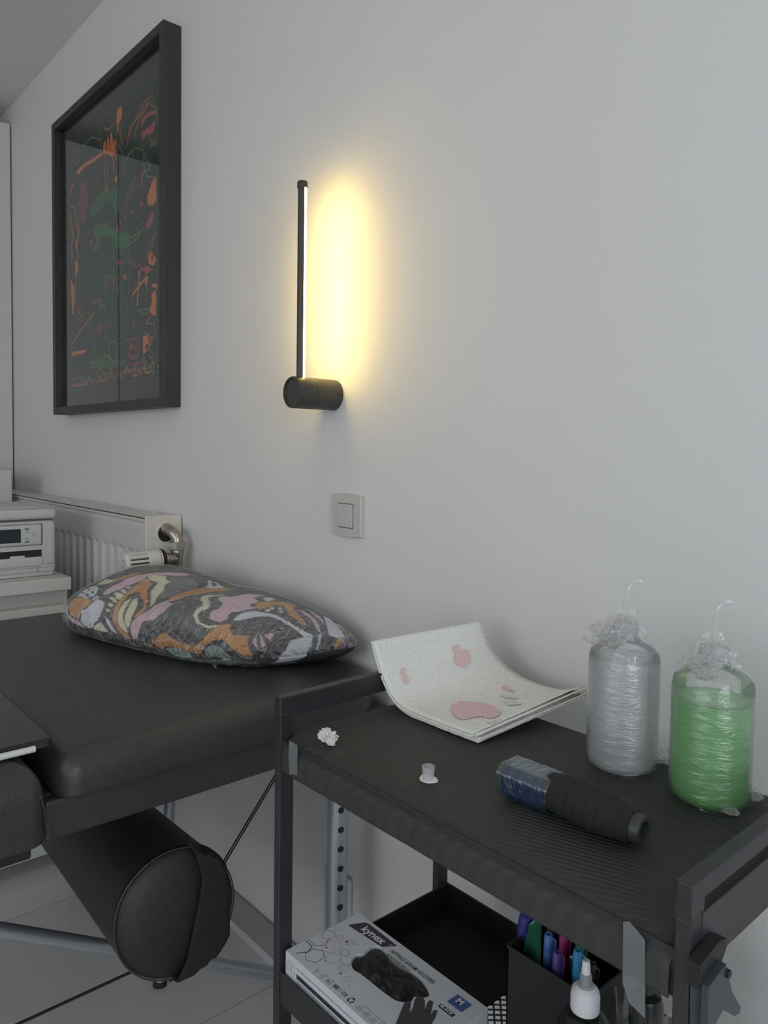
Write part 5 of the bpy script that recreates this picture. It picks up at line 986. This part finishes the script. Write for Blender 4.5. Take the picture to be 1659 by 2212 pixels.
ZS = zf + .0005
t = thing('pen_holder', 'black mesh pen holder full of coloured pens on the lower shelf', 'pen holder', (-.455, .64, ZS))
hx0, hx1, hy0, hy1 = -.488, -.388, .615, .70
mb = MB(); hz = .628
mb.quadbox((hx0, hy0, ZS), (hx1, hy0 + .0015, hz)); mb.quadbox((hx0, hy1 - .0015, ZS), (hx1, hy1, hz)); mb.quadbox((hx0, hy0, ZS), (hx0 + .0015, hy1, hz)); mb.quadbox((hx1 - .0015, hy0, ZS), (hx1, hy1, hz)); mb.quadbox((hx0, hy0, ZS), (hx1, hy1, ZS + .002))
mb.obj('holder_walls', DARK, t)
mb = MB(); mb.tube([(hx0, hy0, hz), (hx1, hy0, hz), (hx1, hy1, hz), (hx0, hy1, hz), (hx0, hy0, hz)], .0018, 8); mb.obj('rim', DARK, t)
pens = [('indigo', (.035, .03, .22), -.489, .647, .652, 0), ('light blue', (.07, .15, .42), -.452, .637, .650, 1), ('pink', (.30, .035, .15), -.441, .648, .652, 1), ('purple', (.09, .06, .24), -.434, .627, .645, 1),
        ('sky blue', (.04, .25, .52), -.416, .636, .652, 1), ('green', (.02, .17, .07), -.424, .652, .650, 1), ('black', (.02, .02, .02), -.462, .655, .648, 1), ('dark', (.03, .03, .035), -.405, .645, .640, 1)]
for nm, col, x, y, zt, kind in pens:
    lab = {'indigo': 'indigo blue pen leftmost in the black pen holder', 'light blue': 'mid blue pen with ring clip in the black pen holder', 'pink': 'pink pen standing in the black pen holder', 'purple': 'purple pen nearest the front of the pen holder',
           'sky blue': 'bright sky blue pen behind the white bottle tip', 'green': 'small green topped pen behind the sky blue pen', 'black': 'black pen behind the mid blue pen in the holder', 'dark': 'dark grey pen rightmost in the pen holder'}[nm]
    m = mat('pen_' + nm.replace(' ', '_'), col, .3)
    t = thing('pen', lab, 'pen', (x, y, ZS + .003), 'pens in the black holder')
    b = Vector((x - .004, y + .004, ZS + .003)); tp = Vector((x, y, zt)); dd = (tp - b).normalized(); L_ = (tp - b).length
    if kind == 0:
        MB().lathe([(.002, 0), (.0085, .02), (.0085, L_ - .03), (.0095, L_ - .02), (.007, L_ - .004), (.003, L_)], b, dd, 20).obj('barrel', m, t)
        continue
    MB().lathe([(.001, 0), (.004, .012), (.004, L_ - .025)], b, dd, 18).obj('barrel', m, t)
    MB().lathe([(.0046, L_ - .04), (.0050, L_ - .03), (.0048, L_ - .004), (.0040, L_), (.0022, L_), (.0020, L_ - .004), (.0, L_ - .004)], b, dd, 20).obj('cap', m, t)
    sx_ = Vector((.7, .5, 0)).normalized()
    pc = b + dd * (L_ - .014) + sx_ * .0058
    MB().tube([pc + dd * .010 - sx_ * .002, pc + dd * .008 + sx_ * .001, pc - dd * .010, pc - dd * .022], .0012, 8).obj('clip', m, t)
# green set square / folded green card
o = MB().prism([(-.480, .640, .645), (-.476, .652, .652), (-.452, .618, .606), (-.458, .622, .60), (-.484, .632, .60)], (.002, .003, 0)).obj('plastic_ruler', mat('green_translucent', (.02, .12, .07), .25))
MB
tag(recenter(o), 'green triangular plastic ruler standing left in the pen holder', 'ruler')
o = MB().lathe([(.001, 0), (.0045, .01), (.0045, .125), (.003, .13)], (-.484, .628, ZS + .003), (0, 0, 1), 16).obj('marker', mat('olive_green', (.05, .12, .02), .4)); tag(recenter(o), 'olive green marker in front of the green ruler', 'marker')
# small white arrow tips: fine black pens
for k, (x, y) in enumerate(((-.468, .668), (-.455, .668), (-.447, .656), (-.432, .662), (-.425, .640))):
    t = thing('fineliner', 'thin black fineliner with white end mark among the coloured pens', 'pen', (x, y, ZS + .003), 'black fineliners in the holder')
    MB().lathe([(.001, 0), (.0036, .01), (.0036, .155), (.003, .157)], (x, y, ZS + .003), (0, 0, 1), 12).obj('barrel', INKBLK, t)
    MB().prism([(x - .0020, y - .0018, ZS + .1602), (x + .0022, y, ZS + .1602), (x - .0020, y + .0018, ZS + .1602)], (0, 0, .0006)).obj('end_mark', INKP, t)

t = thing('ink_bottle', 'black ink bottle with white dispensing cap on the lower shelf', 'bottle', (-.381, .59, ZS))
o3 = (-.378, .592, ZS)
MB().lathe([(.001, 0), (.024, 0), (.0255, .003), (.0255, .132), (.0245, .141), (.019, .151), (.0125, .158)], o3, n=48).obj('bottle_body', INKBLK, t, angle=60)
MB().lathe([(.0257, .03), (.0259, .03), (.0259, .116), (.0257, .116)], o3, n=48).obj('paper_label', mat('pale_label', (.5, .53, .58), .5), t)
cp_ = MB().lathe([(.0128, .1570), (.0134, .159), (.0134, .171), (.0122, .1765), (.0085, .1805), (.006, .181)], o3, n=36).obj('cap', CAPW, t)
MB().lathe([(.0056, .179), (.0056, .191), (.0050, .192)], o3, n=28).obj('nozzle', NOZ, cp_)
MB().lathe([(.0044, .191), (.0034, .204), (.0022, .2045), (.001, .2045)], o3, n=24).obj('nozzle_tip', CAPW, cp_)
t = thing('soap_bottle', 'green tinted bottle with black cap behind the hanging tape', 'bottle', (-.325, .60, ZS))
o3 = (-.323, .602, ZS)
MB().lathe([(.001, 0), (.022, 0), (.0235, .003), (.0235, .150), (.021, .162), (.0125, .170)], o3, n=40).obj('bottle_body', frosted('pale_green_bottle', (.25, .42, .32), .3), t, angle=60)
MB().lathe([(.0140, .168), (.0145, .170), (.0145, .192), (.0125, .198), (.007, .201), (.007, .210), (.001, .211)], o3, n=36).obj('cap', INKBLK, t)
# clear plastic cup behind the ink bottle
t = thing('plastic_cup', 'clear plastic cup standing right behind the white capped ink bottle', 'cup', (-.372, .655, ZS))
MB().lathe([(.001, .001), (.022, .001), (.028, .138), (.0292, .139), (.0285, .1405), (.0275, .138), (.0215, .003), (.001, .003)], (-.362, .672, ZS), n=40).obj('cup_wall', film('smoky_clear_plastic', .04, 20, .1, .002, haze=.06), t)
